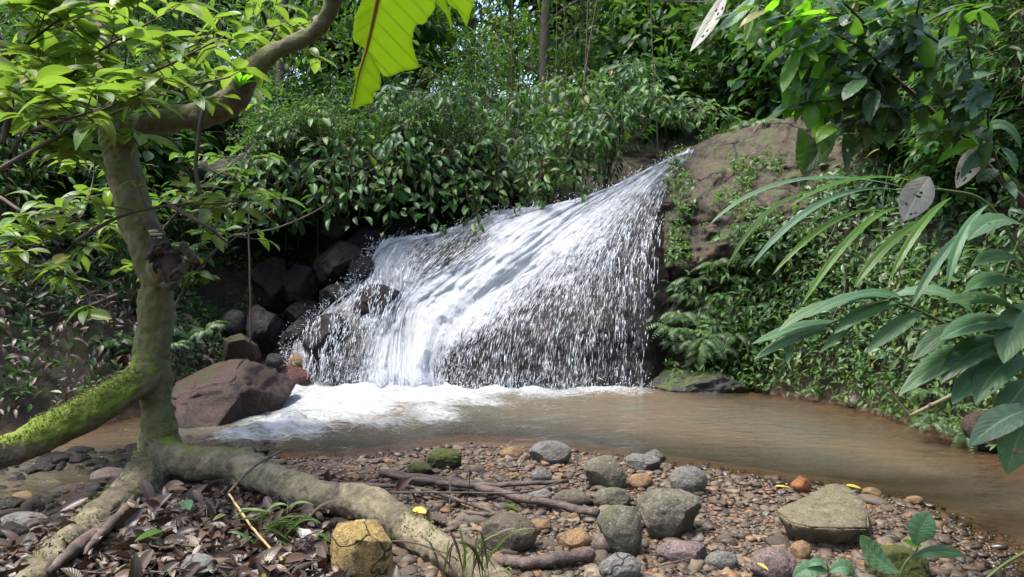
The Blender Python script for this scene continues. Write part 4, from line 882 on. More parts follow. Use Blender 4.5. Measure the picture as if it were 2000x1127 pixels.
def put_shrub(name, k, loc, sc, label, group, rz=None):
    label = shrub_words(k, np.array(loc) + np.array([0, 0, .8 * sc])); group = label
    t = thing(name, label, 'shrub', loc, group); t.rotation_euler = (rng.normal(0, .08), rng.normal(0, .08), rng.uniform(0, 6.28) if rz is None else rz); t.scale = (sc, sc, sc * rng.uniform(.85, 1.15))
    add_obj('stems', protos[k][0], t); f = add_obj('foliage', protos[k][1], t); f['kind'] = 'stuff'; return t
# thicket behind the fall, row after row up the slope
for Y, nrow in ((9.9, 16), (10.7, 16), (11.6, 16), (12.6, 17), (13.8, 17), (15.2, 17), (17.0, 16), (19.5, 16), (22, 15)):
    for i in range(nrow):
        x = (-0.78 + 1.56 * (i + rng.uniform(.15, .85)) / nrow) * Y; y = Y + rng.normal(0, .25)
        if Y < 11 and 1.6 < x < 5.2: continue
        depth_word = 'just behind the waterfall' if Y < 11.2 else ('in the middle of the slope' if Y < 14.5 else 'far up the slope')
        side = 'left' if x < -2.5 else ('right' if x > 3 else 'centre')
        put_shrub('thicket_shrub', int(rng.integers(0, 10)) if Y < 13 else int(rng.choice([2, 5, 7, 2, 5, 7, 1, 3, 6, 8])), (x, y, Hs(x, y) - .05), rng.uniform(.75, 1.2) * np.interp(Y, [10, 13, 16, 22], [.9, 1.1, 1.6, 2.6]),  # far rows favour paler shrubs, their sunlight put into the leaf colour
                  'leafy thicket shrub %s, %s of the picture' % (depth_word, side), 'thicket shrubs %s %s' % (depth_word, side))
# bank shrubs: left bank and right bank
for i in range(46):
    x = rng.uniform(-7.5, -3.4); y = rng.uniform(6.4, 9.6); 
    if sdist(np.array([x]), np.array([y]))[0] < .35: continue
    put_shrub('bank_shrub', int(rng.integers(0, 10)), (x, y, Hs(x, y) - .05), rng.uniform(.5, 1.1), 'leafy shrub on the shaded left bank behind the tree', 'shrubs on the left bank')
for i in range(130):
    y = rng.uniform(4.4, 9.4); x = np.interp(y, [4, 5, 6, 6.7, 7.6, 9], [3.6, 3.6, 3.5, 3.3, 3.4, 4.6]) + rng.uniform(.25, 3.6)
    if pix(np.array([x, y, 2.0]))[0] > 2090: continue
    put_shrub('bank_shrub', int(rng.integers(0, 10)), (x, y, Hs(x, y) - .08), rng.uniform(.5, 1.0), 'leafy shrub on the steep right bank', 'shrubs on the right bank')

for i in range(44):
    Y = rng.uniform(10.2, 15); x = rng.uniform(-.62, .62) * Y; z0 = Hs(x, Y); h = rng.uniform(2.0, 4.5); b = np.array([x, Y, z0 - .05]); t_ = np.linspace(0, 1, 10)[:, None]
    pth = np.array([rng.normal(0, .12), rng.normal(0, .1), 1.0]) * h * t_ + .03 * np.stack([np.sin(t_[:, 0] * 6 + i), np.cos(t_[:, 0] * 5 + i), t_[:, 0] * 0], -1)
    V_, F_ = tube(pth, np.linspace(.016, .006, 10) * rng.uniform(.5, 1.2), 5); o = add_obj('thin_stem', make_mesh('thin_stem', V_, F_, M_stem), loc=b); lb = spot_words(b + np.array([0, 0, h * .6]), 'thin bare upright stem'); tag(o, lb, 'stem', lb)
for i in range(16):   # low plants rooted on the lip
    x = rng.uniform(470, 950); put_shrub('bank_shrub', int(rng.choice([2, 5, 7, 0, 4])), P(x, 350, float(np.interp(x, [470, 900], [8.25, 9.3]))), rng.uniform(.55, .8), '', '')
# shrubs arching over the fall, each leaf its own piece
def leaf_meshes(tpls, mat, nm='leaf'): return [make_mesh(nm, v, f, mat, uv=u) for v, f, u in tpls]
LMESH = {'back': leaf_meshes(TPLN, LM_back), 'lite': leaf_meshes(TPLN, LM_lite), 'left': leaf_meshes(TPLN, LM_left), 'dark': leaf_meshes(TPLN, LM_dark), 'glow': leaf_meshes(TPLN, LM_glow), 'green': leaf_meshes(TPLN, LM_green)}
def put_leaf(parent, base, c, d, n, s, kind, widen=1.0):
    X, D, Z = frames(np.asarray(d, float)[None], np.asarray(n, float)[None])
    o = add_obj('leaf', random.choice(LMESH[kind]), parent); c = np.asarray(c) - base
    o.matrix_local = Matrix(((X[0][0] * s * widen, D[0][0] * s, Z[0][0] * s, c[0]), (X[0][1] * s * widen, D[0][1] * s, Z[0][1] * s, c[1]), (X[0][2] * s * widen, D[0][2] * s, Z[0][2] * s, c[2]), (0, 0, 0, 1)))
    return o
over = [(700, 330), (770, 350), (840, 330), (905, 345), (965, 330), (1030, 340), (1090, 310), (1150, 300), (1210, 275), (1265, 250), (880, 260), (1010, 260), (1120, 235), (1220, 200), (760, 260), (640, 320), (590, 350), (1300, 268), (1335, 262), (530, 360), (570, 385), (620, 378), (680, 372), (730, 375), (790, 378), (850, 382), (900, 385), (950, 380), (1000, 375), (505, 380), (1060, 362), (1120, 345)]
for i, (x, y) in enumerate(over):
    Y = float(np.interp(x, [560, 640, 760, 900, 1010, 1300], [8.2, 8.3, 8.6, 9.0, 9.4, 9.5])) + (0 if i < 10 or i > 19 else .35) - (.38 if i > 19 else 0)
    b = P(x, y, Y + .5); sb, C, D, N, S = shrub_geo(700 + i, .75, .55, 8, 140, .140, .9, (0, -.75 if i < 20 else -.35, -.45 if i < 20 else -.8))
    t = thing('overhanging_shrub', 'drooping leafy shrub hanging over the fall, number %d from the left along the dark hollow' % (i + 1), 'shrub', b, 'shrubs hanging over the waterfall')
    t['label'] = spot_words(P(x, y + 40, Y), 'drooping leafy shrub hanging %s' % ('low' if i < 10 else ('higher up' if i < 20 else 'lowest'))); t['group'] = t['label']
    add_obj('stems', sb.mesh('stems', M_stem), t)
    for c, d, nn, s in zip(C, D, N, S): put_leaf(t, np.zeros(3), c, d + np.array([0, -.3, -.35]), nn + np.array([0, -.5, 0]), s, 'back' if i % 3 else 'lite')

for i, (x, y) in enumerate([(1460, 500), (1520, 520), (1590, 560), (1660, 520), (1720, 470), (1400, 560), (1480, 600), (1560, 640), (1640, 620), (1720, 600), (1690, 400), (1740, 330), (1420, 640), (1540, 480), (1350, 600), (1780, 540), (1700, 690), (1600, 700), (1745, 250)]):
    Yc = float(cliff_Y(np.array([x]), np.array([y]))[0]); sb, C, D, N, S = shrub_geo(760 + i, .42, .30, 7, 90, .10, .9, (0, -.35, -.1))
    t = thing('cliff_plant', spot_words(P(x, y, Yc), 'leafy plant rooted in the rock'), 'plant', P(x, y, Yc + .03)); t['label'] = 'leafy plant rooted in the rock, ' + ('above' if y < 420 else 'under the shaded ledge of' if y < 560 else 'near the waterline below') + ' the huge boulder'; t['group'] = t['label']
    add_obj('stems', sb.mesh('stems', M_stem), t)
    for c, d, nn, sz_ in zip(C, D, N, S): put_leaf(t, np.zeros(3), c, d + np.array([0, -.3, -.25]), nn + np.array([0, -.4, 0]), sz_, 'lite' if i % 2 else 'back')

# ------------------------------------------------------------------ trees of the forest: trunks, limbs and crowns above the frame
def forest_tree(px, Y, r_px, label, seed, top=9.5, lean=0.0, crown_r=2.2):
    r = np.random.default_rng(seed); x = (px - 1000) / F * Y; b = np.array([x, Y, Hs(x, Y) - .1]); t = thing('forest_tree', label, 'tree', b)
    z = np.linspace(0, top - b[2], 14); pth = np.stack([lean * z + .06 * np.sin(z * 1.3 + seed), .05 * np.cos(z + seed), z], -1)
    V, Fc = tube(pth, np.linspace(.85, .45, 14) * r_px / F * abs(Y), 9); add_obj('trunk', make_mesh('trunk', V, Fc, M_barkd, attrs={'mossy': np.full(len(V), .8)}), t)
    lb = Bag(); L = Leaves(); Cs = []
    for k in range(16):
        a = r.uniform(0, 6.28); h0 = r.uniform(.28, 1) * z[-1]; j = int(h0 / z[-1] * 13); e = pth[j] + np.array([math.cos(a), math.sin(a), r.uniform(.1, .6)]) * crown_r * r.uniform(.5, 1)
        V, Fc = tube(np.array([pth[j], (pth[j] + e) / 2 + [0, 0, .2], e]), np.array([.05, .03, .012]), 5); lb.add(V, Fc); Cs.append(e); Cs.append((pth[j] + e) / 2)
    add_obj('limbs', lb.mesh('limbs', M_barkd), t)
    Cs = np.array(Cs); m = 2600; c = Cs[r.integers(0, len(Cs), m)] + r.normal(0, .5, (m, 3)) * np.array([1, 1, .8])
    L.add(c, r.normal(0, 1, (m, 3)) + [0, 0, -.4], np.array([0, 0, 1.]) + r.normal(0, .4, (m, 3)), r.uniform(.12, .24, m))
    f = add_obj('crown', L.mesh('crown', LM_lite), t); f['kind'] = 'stuff'
for i, (px, Y, rp, tp, ln, lb) in enumerate([
    (1065, 14.5, 13, 10, 0.01, 'straight dark tree trunk at top centre behind the thicket'),
    (562, 11.5, 12, 9, -0.01, 'thin dark tree trunk left of centre behind the mossy branch'),
    (700, 15.5, 10, 9.5, 0.02, 'slim tree trunk behind the hanging yellow-green banana leaf'),
    (915, 18.5, 16, 10, -0.01, 'tree trunk near the bright sky gap at top centre'),
    (1255, 16.5, 10, 10, 0.02, 'slim tree trunk right of the straight dark centre trunk'),
    (1330, 19.5, 14, 10, 0.0, 'far tree trunk at the top right of centre in the thicket'),
    (1470, 13.0, 11, 9, 0.02, 'dark stump-like trunk above the huge brown boulder'),
    (420, 16.5, 15, 9.5, 0.0, 'tree trunk among bright leaves at the top left'),
    (60, 12.5, 18, 9, 0.02, 'shaded tree trunk at the upper left edge'),
    (1780, 12.5, 18, 9, -0.02, 'tree trunk in the dark foliage at the upper right'),
    (830, 22, 15, 11, 0.0, 'distant tree trunk left of the bright sky gap'),
    (1160, 23, 16, 11, 0.0, 'distant tree trunk behind the middle of the slope'),
    (250, 20, 18, 10, 0.0, 'distant tree trunk behind the bright leaves at left'),
    (1000, 19, 9, 9.5, 0.0, 'thin sapling trunk right under the bright sky gap'),
    (770, 18, 9, 9, 0.0, 'thin trunk just right of the banana leaf lobes'),
    (1130, 17.5, 9, 9, 0.01, 'thin trunk just right of the straight dark centre trunk'),
    (1400, 17.5, 9, 9, 0.01, 'thin trunk left of the pale hanging leaf at top right'),
    (1560, 16, 12, 9, 0.01, 'trunk half hidden behind the backlit leaves at top right'),
    (620, 20, 12, 10, 0.01, 'far trunk behind the upper curve of the branch')]):
    forest_tree(px, Y, rp, lb, 800 + i, tp, ln)

for i, (x, y, lb_) in enumerate([(-8.5, -2, 'behind the left bank'), (-4.5, -4.5, 'behind the leaf litter'), (0, -6.5, 'straight behind the viewer'), (4.8, -4.5, 'behind the gravel bar'), (8, -1.5, 'right of the viewer'), (7.5, 2.0, 'above the right waterline'), (9, 6, 'right of the right bank shrubs'), (-2.5, -9, 'far behind the leaf litter'), (3, -9.5, 'far behind the gravel bar')]):  # unseen trees added around the camera to cut low skylight and glare
    forest_tree(1000 + F * x / y, y, 34 / abs(y), 'tall unseen tree added beyond the frame to block skylight, ' + lb_, 860 + i, 9.0, 0, 2.8)

# ------------------------------------------------------------------ ferns
def frond(L, stem, base, az, ln, up, npair, wid, droop=1.0):
    t = np.linspace(0, 1, 14); h = np.array([math.cos(az), math.sin(az), 0])
    pth = base + h * ln * (t * .85)[:, None] + np.array([0, 0, 1.0]) * (up * ln * (t - droop * t ** 2))[:, None]
    V, Fc = tube(pth, np.linspace(.004, .001, 14), 3); stem.add(V, Fc)
    k = np.linspace(.12, .98, npair) * 13; j = np.clip(k.astype(int), 0, 12); f = (k - j)[:, None]; c = pth[j] * (1 - f) + pth[j + 1] * f
    tg = pth[j + 1] - pth[j]; tg /= np.linalg.norm(tg, axis=1, keepdims=True); side = np.cross(tg, [0, 0, 1.0]); side /= np.linalg.norm(side, axis=1, keepdims=True) + 1e-9
    sz = wid * np.sin(math.pi * np.clip(np.linspace(.15, .97, npair), 0, 1)) ** .7
    up_ = np.cross(side, tg)
    for sg in (-1, 1): L.add(c, sg * side + .35 * tg - up_ * .12, up_ + rng.normal(0, .12, c.shape), sz * rng.uniform(.85, 1.1, npair), [TPL[3]], 0.85)
fern_proto = []
for k in range(4):
    L = Leaves(); st = Bag()
    for i in range(8 + k): frond(L, st, np.zeros(3), i * 6.28 / (8 + k) + rng.uniform(-.3, .3), rng.uniform(.45, .7), rng.uniform(.6, 1.1), 17, .11, 1.15)
    fern_proto.append((st.mesh('stems', M_gstem), L.mesh('fronds', LM_fern)))
def put_fern(loc, sc, label, group, k=None):
    k = int(rng.integers(0, 4)) if k is None else k; t = thing('fern', label, 'fern', loc, group); t.scale = (sc,) * 3; t.rotation_euler = (rng.normal(0, .15), rng.normal(0, .15), rng.uniform(0, 6.28))
    add_obj('stems', fern_proto[k][0], t); f = add_obj('fronds', fern_proto[k][1], t); f['kind'] = 'stuff'
for x, y, Y in [(690, 330, 9.2), (620, 335, 9.0), (750, 350, 9.3), (660, 400, 9.1), (830, 300, 9.6), (1070, 230, 10.2), (560, 430, 8.6), (520, 350, 8.4)]:
    put_fern(P(x, y, Y), rng.uniform(.8, 1.1), 'fern drooping from the dark bank left of the upper fall', 'ferns above the fall')
for i in range(75):
    x = rng.uniform(1310, 1760); y = rng.uniform(np.interp(x, [1310, 1420, 1760], [590, 470, 400]), 740); Y = float(cliff_Y(np.array([x]), np.array([y]))[0])
    put_fern(P(x, y, Y - .06), rng.uniform(.35, .75), 'small fern on the mossy rock, ' + ('high under the huge boulder' if y < 560 else ('beside the foot of the fall' if x < 1450 else ('low above the waterline' if y > 660 else 'midway up the right bank'))), 'ferns on the right bank')
for i in range(16):
    x = rng.uniform(1420, 1800); y = rng.uniform(210, 260); put_fern(P(x, y + 20, 9.6), rng.uniform(.5, .9), 'fern on top of the huge brown boulder', 'ferns above the huge boulder')
for i in range(14):
    x = rng.uniform(1780, 1990); y = rng.uniform(720, 850); put_fern(P(x, y, np.interp(y, [720, 850], [5.9, 5.2])), rng.uniform(.3, .5), 'small fern at the foot of the right bank by the water', 'ferns at the right waterline')
for i in range(14):
    x = rng.uniform(10, 430); y = rng.uniform(560, 700); put_fern(P(x, y, np.interp(y, [560, 700], [7.2, 6.3])), rng.uniform(.35, .6), 'small fern on the dark soil of the left bank', 'ferns on the left bank')
# low leafy cover hugging the right bank and the boulder foot
L = Leaves(); m = 16000
x = rng.uniform(1300, 1830, m); y = rng.uniform(300, 775, m); Y = cliff_Y(x, y)
k = (fbm(np.stack([x / 60, y / 60, x * 0], -1), 3, 91) > np.where(y > np.interp(x, [1285, 1350, 1450, 1600, 1830], [590, 560, 480, 520, 420]), -.14, .22)); x, y, Y = x[k], y[k], Y[k]; m = len(x)
L.add(P(x, y, Y - .05 - rng.exponential(.08, m)), rng.normal(0, .7, (m, 3)) + [0, -.6, -.1], np.array([0, -.6, 1.]) + rng.normal(0, .4, (m, 3)), rng.uniform(.035, .095, m))
setting('ground_cover', L.mesh('ground_cover', LM_lite), 'stuff')
def bank_cover(name, x0, x1, y0, y1, n, mat, lo, hi, thr):
    x = rng.uniform(x0, x1, n); y = rng.uniform(y0, y1, n); sd = sdist(x, y); z = H(x, y); k = (sd > .06) & (is_bar(x, y) < 1) & (fbm(np.stack([x * 1.4, y * 1.4, z * 1.4], -1), 3, 95) > thr); x, y, z = x[k], y[k], z[k]; m = len(x)
    C = np.stack([x, y, z + .04 + rng.exponential(.07, m)], -1); C[:, 1] -= .05; C[:, 0] -= np.sign(x) * .05
    L = Leaves(); L.add(C, rng.normal(0, .7, (m, 3)) + np.stack([-np.sign(x) * .5, -.4 + x * 0, -.2 + x * 0], -1), np.stack([-np.sign(x) * .5, -.5 + x * 0, 1 + x * 0], -1) + rng.normal(0, .4, (m, 3)), rng.uniform(lo, hi, m))
    setting(name, L.mesh(name, mat), 'stuff')
def foot_cover():
    n = 90000; x = rng.uniform(2.0, 4.4, n); y = rng.uniform(3.0, 8.0, n); sd = sdist(x, y); k = (sd > .01) & (sd < .5) & (is_bar(x, y) < 1); x, y = x[k][:9000], y[k][:9000]; m = len(x); z = H(x, y)
    L = Leaves(); L.add(np.stack([x - .03 - rng.exponential(.05, m), y - .03 - rng.exponential(.04, m), z + .02], -1), rng.normal(0, .7, (m, 3)) + [-.5, -.5, -.2], np.array([-.5, -.5, .8]) + rng.normal(0, .4, (m, 3)), rng.uniform(.03, .09, m))
    setting('waterline_cover', L.mesh('waterline_cover', LM_lite), 'stuff')
foot_cover()
bank_cover('left_bank_litter', -8, -2.7, 4.6, 8, 9000, LM_litter, .04, .11, -.6)
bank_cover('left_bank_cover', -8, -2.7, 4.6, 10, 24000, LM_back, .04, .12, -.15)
bank_cover('right_bank_cover', 2.4, 7, 3.0, 9.6, 36000, LM_fern, .05, .14, -.4)

# ------------------------------------------------------------------ leafy saplings in the left foreground
def sapling(label, stems, ntw, seed, Y0, sz=80, per=6, kind='left', root=None):
    r = np.random.default_rng(seed); b0 = root if root is not None else P(stems[0][0][0], stems[0][0][1], Y0); t = thing('leafy_sapling', label, 'sapling', b0); sb = Bag()
    for st in stems:
        st3 = [(x, y, Y0 + r.normal(0, .12), 0) for x, y in st]; c = catmull(st3, 40); pth = P(c[:, 0], c[:, 1], c[:, 2])
        V, Fc = tube(pth - b0, np.linspace(.012, .004, 40), 6); sb.add(V, Fc)
        for _ in range(ntw):
            j = int(r.uniform(6, 39)); s = sz / F * Y0; az = r.uniform(0, 6.28); o = np.array([math.cos(az), math.sin(az) * .8, r.normal(.25, .35)]); e = pth[j] + o * s * r.uniform(.7, 2.6)
            V, Fc = tube(np.array([pth[j], (pth[j] + e) / 2 + [0, 0, -.01], e]) - b0, np.array([.004, .003, .002]), 4); sb.add(V, Fc)
            n_ = int(r.integers(per - 2, per + 4)); a0 = r.uniform(0, 6.28)
            for q in range(n_):
                a = a0 + q * 2.4; back = e + (pth[j] - e) * r.uniform(0, .45)
                d = np.array([math.cos(a), math.sin(a), r.normal(-.02, .22)]) + o * .35
                put_leaf(t, b0, back, d, np.array([0, -.12, 1.0]) + r.normal(0, .25, 3), s * r.uniform(.4, 1.2), kind)
    add_obj('stems', sb.mesh('stems', M_stem), t)
sapling('bright sapling spreading leaves across the top left corner', [[(20, 300), (90, 200), (180, 110), (300, 40)], [(60, 240), (160, 190), (300, 140), (440, 70)], [(0, 130), (60, 80), (140, 20)]], 15, 31, 4.0)
sapling('bright sapling with leaves around the mossy horizontal limb', [[(0, 330), (90, 280), (200, 230), (330, 180), (450, 150)], [(40, 260), (140, 230), (260, 190)]], 14, 33, 3.6, 74)
sapling('sapling twig reaching right across the trunk with bright leaf tufts', [[(150, 470), (230, 425), (320, 402), (410, 398), (500, 390)], [(330, 400), (400, 440), (450, 480)]], 6, 35, 3.9, 58, 4)
sapling('sapling with arching bare twigs at the middle of the left edge', [[(0, 385), (60, 420), (150, 430), (180, 360), (185, 300)], [(0, 500), (80, 440), (170, 420)], [(60, 560), (120, 500), (190, 430)]], 10, 37, 4.9, 50)
sapling('sapling with drooping leaves at the lower left edge', [[(0, 560), (60, 520), (130, 540), (200, 590)], [(-20, 470), (40, 480), (100, 470)]], 9, 39, 4.7, 50)
sapling('shaded sapling behind the trunk under the mossy limb', [[(330, 620), (370, 540), (400, 440), (420, 350)], [(360, 560), (440, 470), (520, 420)], [(300, 470), (380, 380), (480, 300)]], 12, 41, 5.4, 40, 6, 'lite')
sapling('sapling at the top left between the pale trunk and the curved branch', [[(300, 230), (360, 120), (420, 40)], [(420, 200), (520, 90), (560, 10)]], 13, 43, 4.9, 54, 6)
# bromeliad on the branch
bp = P(468, 172, 3.82); t = thing('bromeliad', 'bright yellow-green rosette plant growing on the mossy branch', 'plant', bp)
for a in range(9): put_leaf(t, np.zeros(3), np.zeros(3), np.array([math.cos(a * 2.4) * .7, math.sin(a * 2.4) * .6, 1.0]), np.array([-math.cos(a * 2.4), -math.sin(a * 2.4), .5]), rng.uniform(.09, .15), 'glow', .7)

# ------------------------------------------------------------------ hero leaves at the right: (base, bend, tip) in pixels, depth, width
def hero_leaf(parent, b0, pb, pm, pt, Y, w, mat, nm='leaf', dY=(0, 0, 0), peak=.42, tip=1.5, fold=.35, flat=(0, -.55, 1.0), holes=0):
    a, m, e = P(*pb, Y + dY[0]), P(*pm, Y + dY[1]), P(*pt, Y + dY[2]); n = 22; t = np.linspace(0, 1, n + 1)[:, None]
    c = (1 - t) ** 2 * a + 2 * t * (1 - t) * (2 * m - (a + e) / 2) + t ** 2 * e
    T = np.gradient(c, axis=0); X, D, Z = frames(T, np.tile(np.array(flat, float), (n + 1, 1)))
    x = np.clip(t[:, 0], 1e-4, 1 - 1e-4); ww = x ** (peak * 2) * (1 - x) ** (tip * (1 - peak)); ww = ww / ww.max() * w / F * Y / 2; ww[0] = .002; ww[-1] = .0006
    g = np.linspace(-1, 1, 9); rip = .05 * np.sin(t * 40 + rng.uniform(0, 6))
    V = c[:, None] + ww[:, None, None] * g[None, :, None] * X[:, None] + (ww[:, None] * (fold * np.abs(g)[None] + rip * np.abs(g)[None] - .22 * g[None] ** 2))[..., None] * Z[:, None]
    uv = np.stack([np.tile((g + 1) / 2, (n + 1, 1)), np.tile(t, (1, 9))], -1).reshape(-1, 2); fa = grid_faces(n + 1, 9)
    if holes:
        cen = uv[fa].mean(1); k = np.ones(len(fa), bool)
        for _ in range(holes):
            hu, hv, hr = rng.uniform(.15, .85), rng.uniform(.25, .85), rng.uniform(.03, .07); k &= ((cen[:, 0] - hu) * .4) ** 2 + (cen[:, 1] - hv) ** 2 > hr ** 2 * .35
        fa = fa[k]
    return add_obj(nm, make_mesh(nm, V.reshape(-1, 3) - b0, fa, mat, uv=uv), parent)
def stem_part(parent, b0, pts, r, mat, nm='stem', k=6):
    c = catmull(pts, 24); V, Fc = tube(P(c[:, 0], c[:, 1], c[:, 2]) - b0, np.linspace(r[0], r[1], 24), k); return add_obj(nm, make_mesh(nm, V, Fc, mat), parent)
b0 = P(2010, 520, 4.4)
t = thing('palm_grass', 'plant with long narrow arching blades sweeping left across the boulder', 'plant', b0)
stem_part(t, b0, [(2010, 520, 4.4), (1930, 400, 4.3), (1850, 372, 4.2), (1750, 370, 4.2)], (.012, .005), M_gstem)
for pb, pm, pt, w in [((1790, 372), (1560, 352), (1385, 440), 22), ((1760, 372), (1610, 395), (1465, 522), 27), ((1740, 415), (1630, 432), (1508, 538), 23), ((1760, 405), (1672, 455), (1565, 598), 26),
                      ((1830, 420), (1745, 470), (1668, 562), 32), ((1640, 375), (1520, 400), (1420, 522), 18), ((1860, 385), (1800, 440), (1738, 545), 27), ((1850, 372), (1690, 348), (1540, 405), 20), ((1900, 440), (1840, 500), (1780, 600), 30), ((1930, 400), (1880, 460), (1850, 560), 30)]:
    hero_leaf(t, b0, pb, pm, pt, 4.2, w * .6, LM_green if rng.uniform() < .7 else LM_glow, 'blade', (0, -.15, -.25), .45, 1.2, .5)
b0 = P(1960, 700, 4.6)
t = thing('broadleaf_plant', 'plant with light green lance leaves reaching left over the pool', 'plant', b0)
stem_part(t, b0, [(1960, 700, 4.6), (1860, 640, 4.5), (1740, 590, 4.4), (1640, 625, 4.3), (1560, 660, 4.3)], (.012, .004), M_gstem)
for pb, pm, pt, w in [((1705, 588), (1600, 600), (1520, 648), 26), ((1640, 628), (1560, 640), (1468, 672), 30), ((1620, 640), (1550, 660), (1472, 702), 28), ((1545, 655), (1542, 680), (1538, 712), 16), ((1740, 582), (1660, 582), (1572, 622), 30),
                      ((1740, 580), (1830, 570), (1902, 614), 40), ((1760, 590), (1690, 610), (1630, 652), 34), ((1790, 600), (1720, 572), (1640, 590), 26), ((1800, 610), (1750, 640), (1690, 690), 36), ((1680, 600), (1650, 640), (1600, 690), 22)]:
    hero_leaf(t, b0, pb, pm, pt, 4.4, w, LM_green, 'leaf', (0, -.08, -.15), holes=int(rng.integers(0, 2)))
b0 = P(2010, 780, 3.9)
t = thing('dark_broadleaf_plant', 'plant with large dark green pointed leaves stacked at the right edge', 'plant', b0)
stem_part(t, b0, [(2010, 780, 3.9), (1985, 660, 3.85), (1960, 560, 3.8), (1990, 470, 3.8)], (.014, .007), M_gstem)
for pb, pm, pt, w in [((2000, 610), (1930, 585), (1848, 592), 48), ((2000, 640), (1920, 630), (1835, 665), 56), ((1990, 670), (1910, 680), (1838, 748), 58), ((1900, 690), (1850, 700), (1755, 772), 52), ((1905, 650), (1850, 650), (1782, 705), 44), ((2010, 560), (1950, 545), (1885, 568), 50),
                      ((2010, 700), (1950, 720), (1905, 790), 60), ((2010, 520), (1960, 500), (1900, 520), 48), ((1960, 700), (1900, 740), (1860, 790), 40), ((2015, 590), (1980, 640), (1960, 710), 60), ((2010, 450), (1950, 430), (1890, 470), 52), ((2010, 740), (1980, 780), (1930, 840), 50)]:
    hero_leaf(t, b0, pb, pm, pt, 3.8, w, LM_dark if rng.uniform() < .6 else LM_green, 'leaf', (0, -.1, -.2), holes=int(rng.integers(0, 2)))
b0 = P(2030, 780, 2.7)
t = thing('hanging_leaves', 'two big pointed green leaves with a hole hanging at the lower right edge', 'plant', b0)
stem_part(t, b0, [(2030, 780, 2.7), (2010, 790, 2.7), (1998, 808, 2.7)], (.006, .004), M_gstem)
hero_leaf(t, b0, (2020, 800), (1960, 820), (1893, 872), 2.7, 62, LM_green, holes=1); hero_leaf(t, b0, (2008, 820), (1985, 865), (1967, 925), 2.7, 62, LM_green, flat=(-.4, -1, .5), holes=2)
# seedling on the moss lump
b0 = P(1755, 1125, 2.75); lump = boulder('moss_lump', 'bright green moss mound under the four-leaved seedling', 'moss', (1688, 1062, 1815, 1150), M_mossball, 301, Y=2.95, cuts=2, rough=.22)
t = thing('seedling', 'seedling with four broad dark green leaves on a moss mound at lower right', 'seedling', b0)
stem_part(t, b0, [(1755, 1130, 2.75), (1768, 1100, 2.75), (1790, 1075, 2.75), (1792, 1062, 2.75)], (.004, .003), M_gstem)
for pb, pm, pt, w in [((1757, 1118), (1712, 1090), (1680, 1045), 50), ((1790, 1066), (1798, 1035), (1818, 1003), 52), ((1782, 1088), (1830, 1078), (1884, 1084), 26)]:
    hero_leaf(t, b0, pb, pm, pt, 2.75, w, LM_green, 'leaf', flat=(.1, -.9, .8), peak=.5)
hero_leaf(t, b0, (1800, 1066), (1782, 1062), (1762, 1054), 2.75, 16, LM_glow, 'leaf', flat=(0, -.7, 1))
b0 = P(1620, 1150, 2.6)
t = thing('seedling', 'leaf pair of a seedling cut by the bottom edge below the wedge boulder', 'seedling', b0)
stem_part(t, b0, [(1620, 1150, 2.6), (1618, 1120, 2.6), (1614, 1092, 2.6)], (.004, .002), M_gstem)
for pb, pm, pt, w in [((1618, 1118), (1580, 1112), (1548, 1130), 34), ((1618, 1118), (1650, 1108), (1668, 1128), 34), ((1614, 1104), (1594, 1098), (1576, 1108), 15)]: hero_leaf(t, b0, pb, pm, pt, 2.6, w, LM_green, 'leaf', flat=(.1, -.8, .9))
# overhanging branch at the top right
b0 = P(2040, 430, 3.2)
t = thing('overhanging_branch', 'leafy branch with big dark and backlit leaves over the top right', 'branch', b0)
bough = stem_part(t, b0, [(2040, 430, 3.2), (1960, 355, 3.1), (1870, 268, 3.0), (1790, 190, 2.95), (1730, 140, 2.9)], (.016, .008), M_stem, 'stem')
TW = [[(1730, 140), (1640, 110), (1540, 90)], [(1740, 150), (1660, 190), (1570, 200)], [(1760, 165), (1700, 220), (1640, 250)], [(1730, 140), (1700, 60), (1600, 20)], [(1730, 140), (1780, 60), (1800, -20)], [(1800, 200), (1740, 210), (1690, 150)], [(1870, 268), (1900, 180), (1890, 80)],
      [(1640, 110), (1560, 40), (1480, 10)], [(1780, 60), (1860, 20), (1940, 10)], [(1740, 150), (1690, 100), (1620, 60)], [(1870, 268), (1800, 120), (1730, 20)], [(1900, 180), (1840, 90), (1760, 40)], [(1760, 165), (1640, 160), (1560, 150)], [(1960, 355), (1930, 240), (1950, 120)], [(1700, 60), (1640, 0), (1560, -30)]]
for tw in TW:
    stem_part(bough, b0, [(x, y, 2.9 - .12 * i) for i, (x, y) in enumerate(tw)], (.006, .003), M_stem, 'twig', 5)
    c = catmull([(*p, 2.9 - .12 * i) for i, p in enumerate(tw)], 12)
    for j in range(15):
        x, y, Y = c[min(int(j * .8) + 1, 11)]; a = R(rng.uniform(95, 200)) if rng.uniform() < .85 else R(rng.uniform(20, 95)); ln = rng.uniform(48, 98)
        ex, ey = x + ln * math.cos(a), y + ln * abs(math.sin(a)) * .95 + 8; left = ex < 1600
        hero_leaf(t, b0, (x, y), ((x + ex) / 2, (y + ey) / 2 - rng.uniform(2, 12)), (ex, ey), Y, rng.uniform(20, 35), LM_glow if (left and rng.uniform() < .75) else LM_dark, 'leaf', (0, rng.uniform(-.1, .1), rng.uniform(-.2, .15)), flat=(rng.normal(0, .5), rng.normal(-.3, .6), 1.0), holes=int(rng.uniform() < .15))
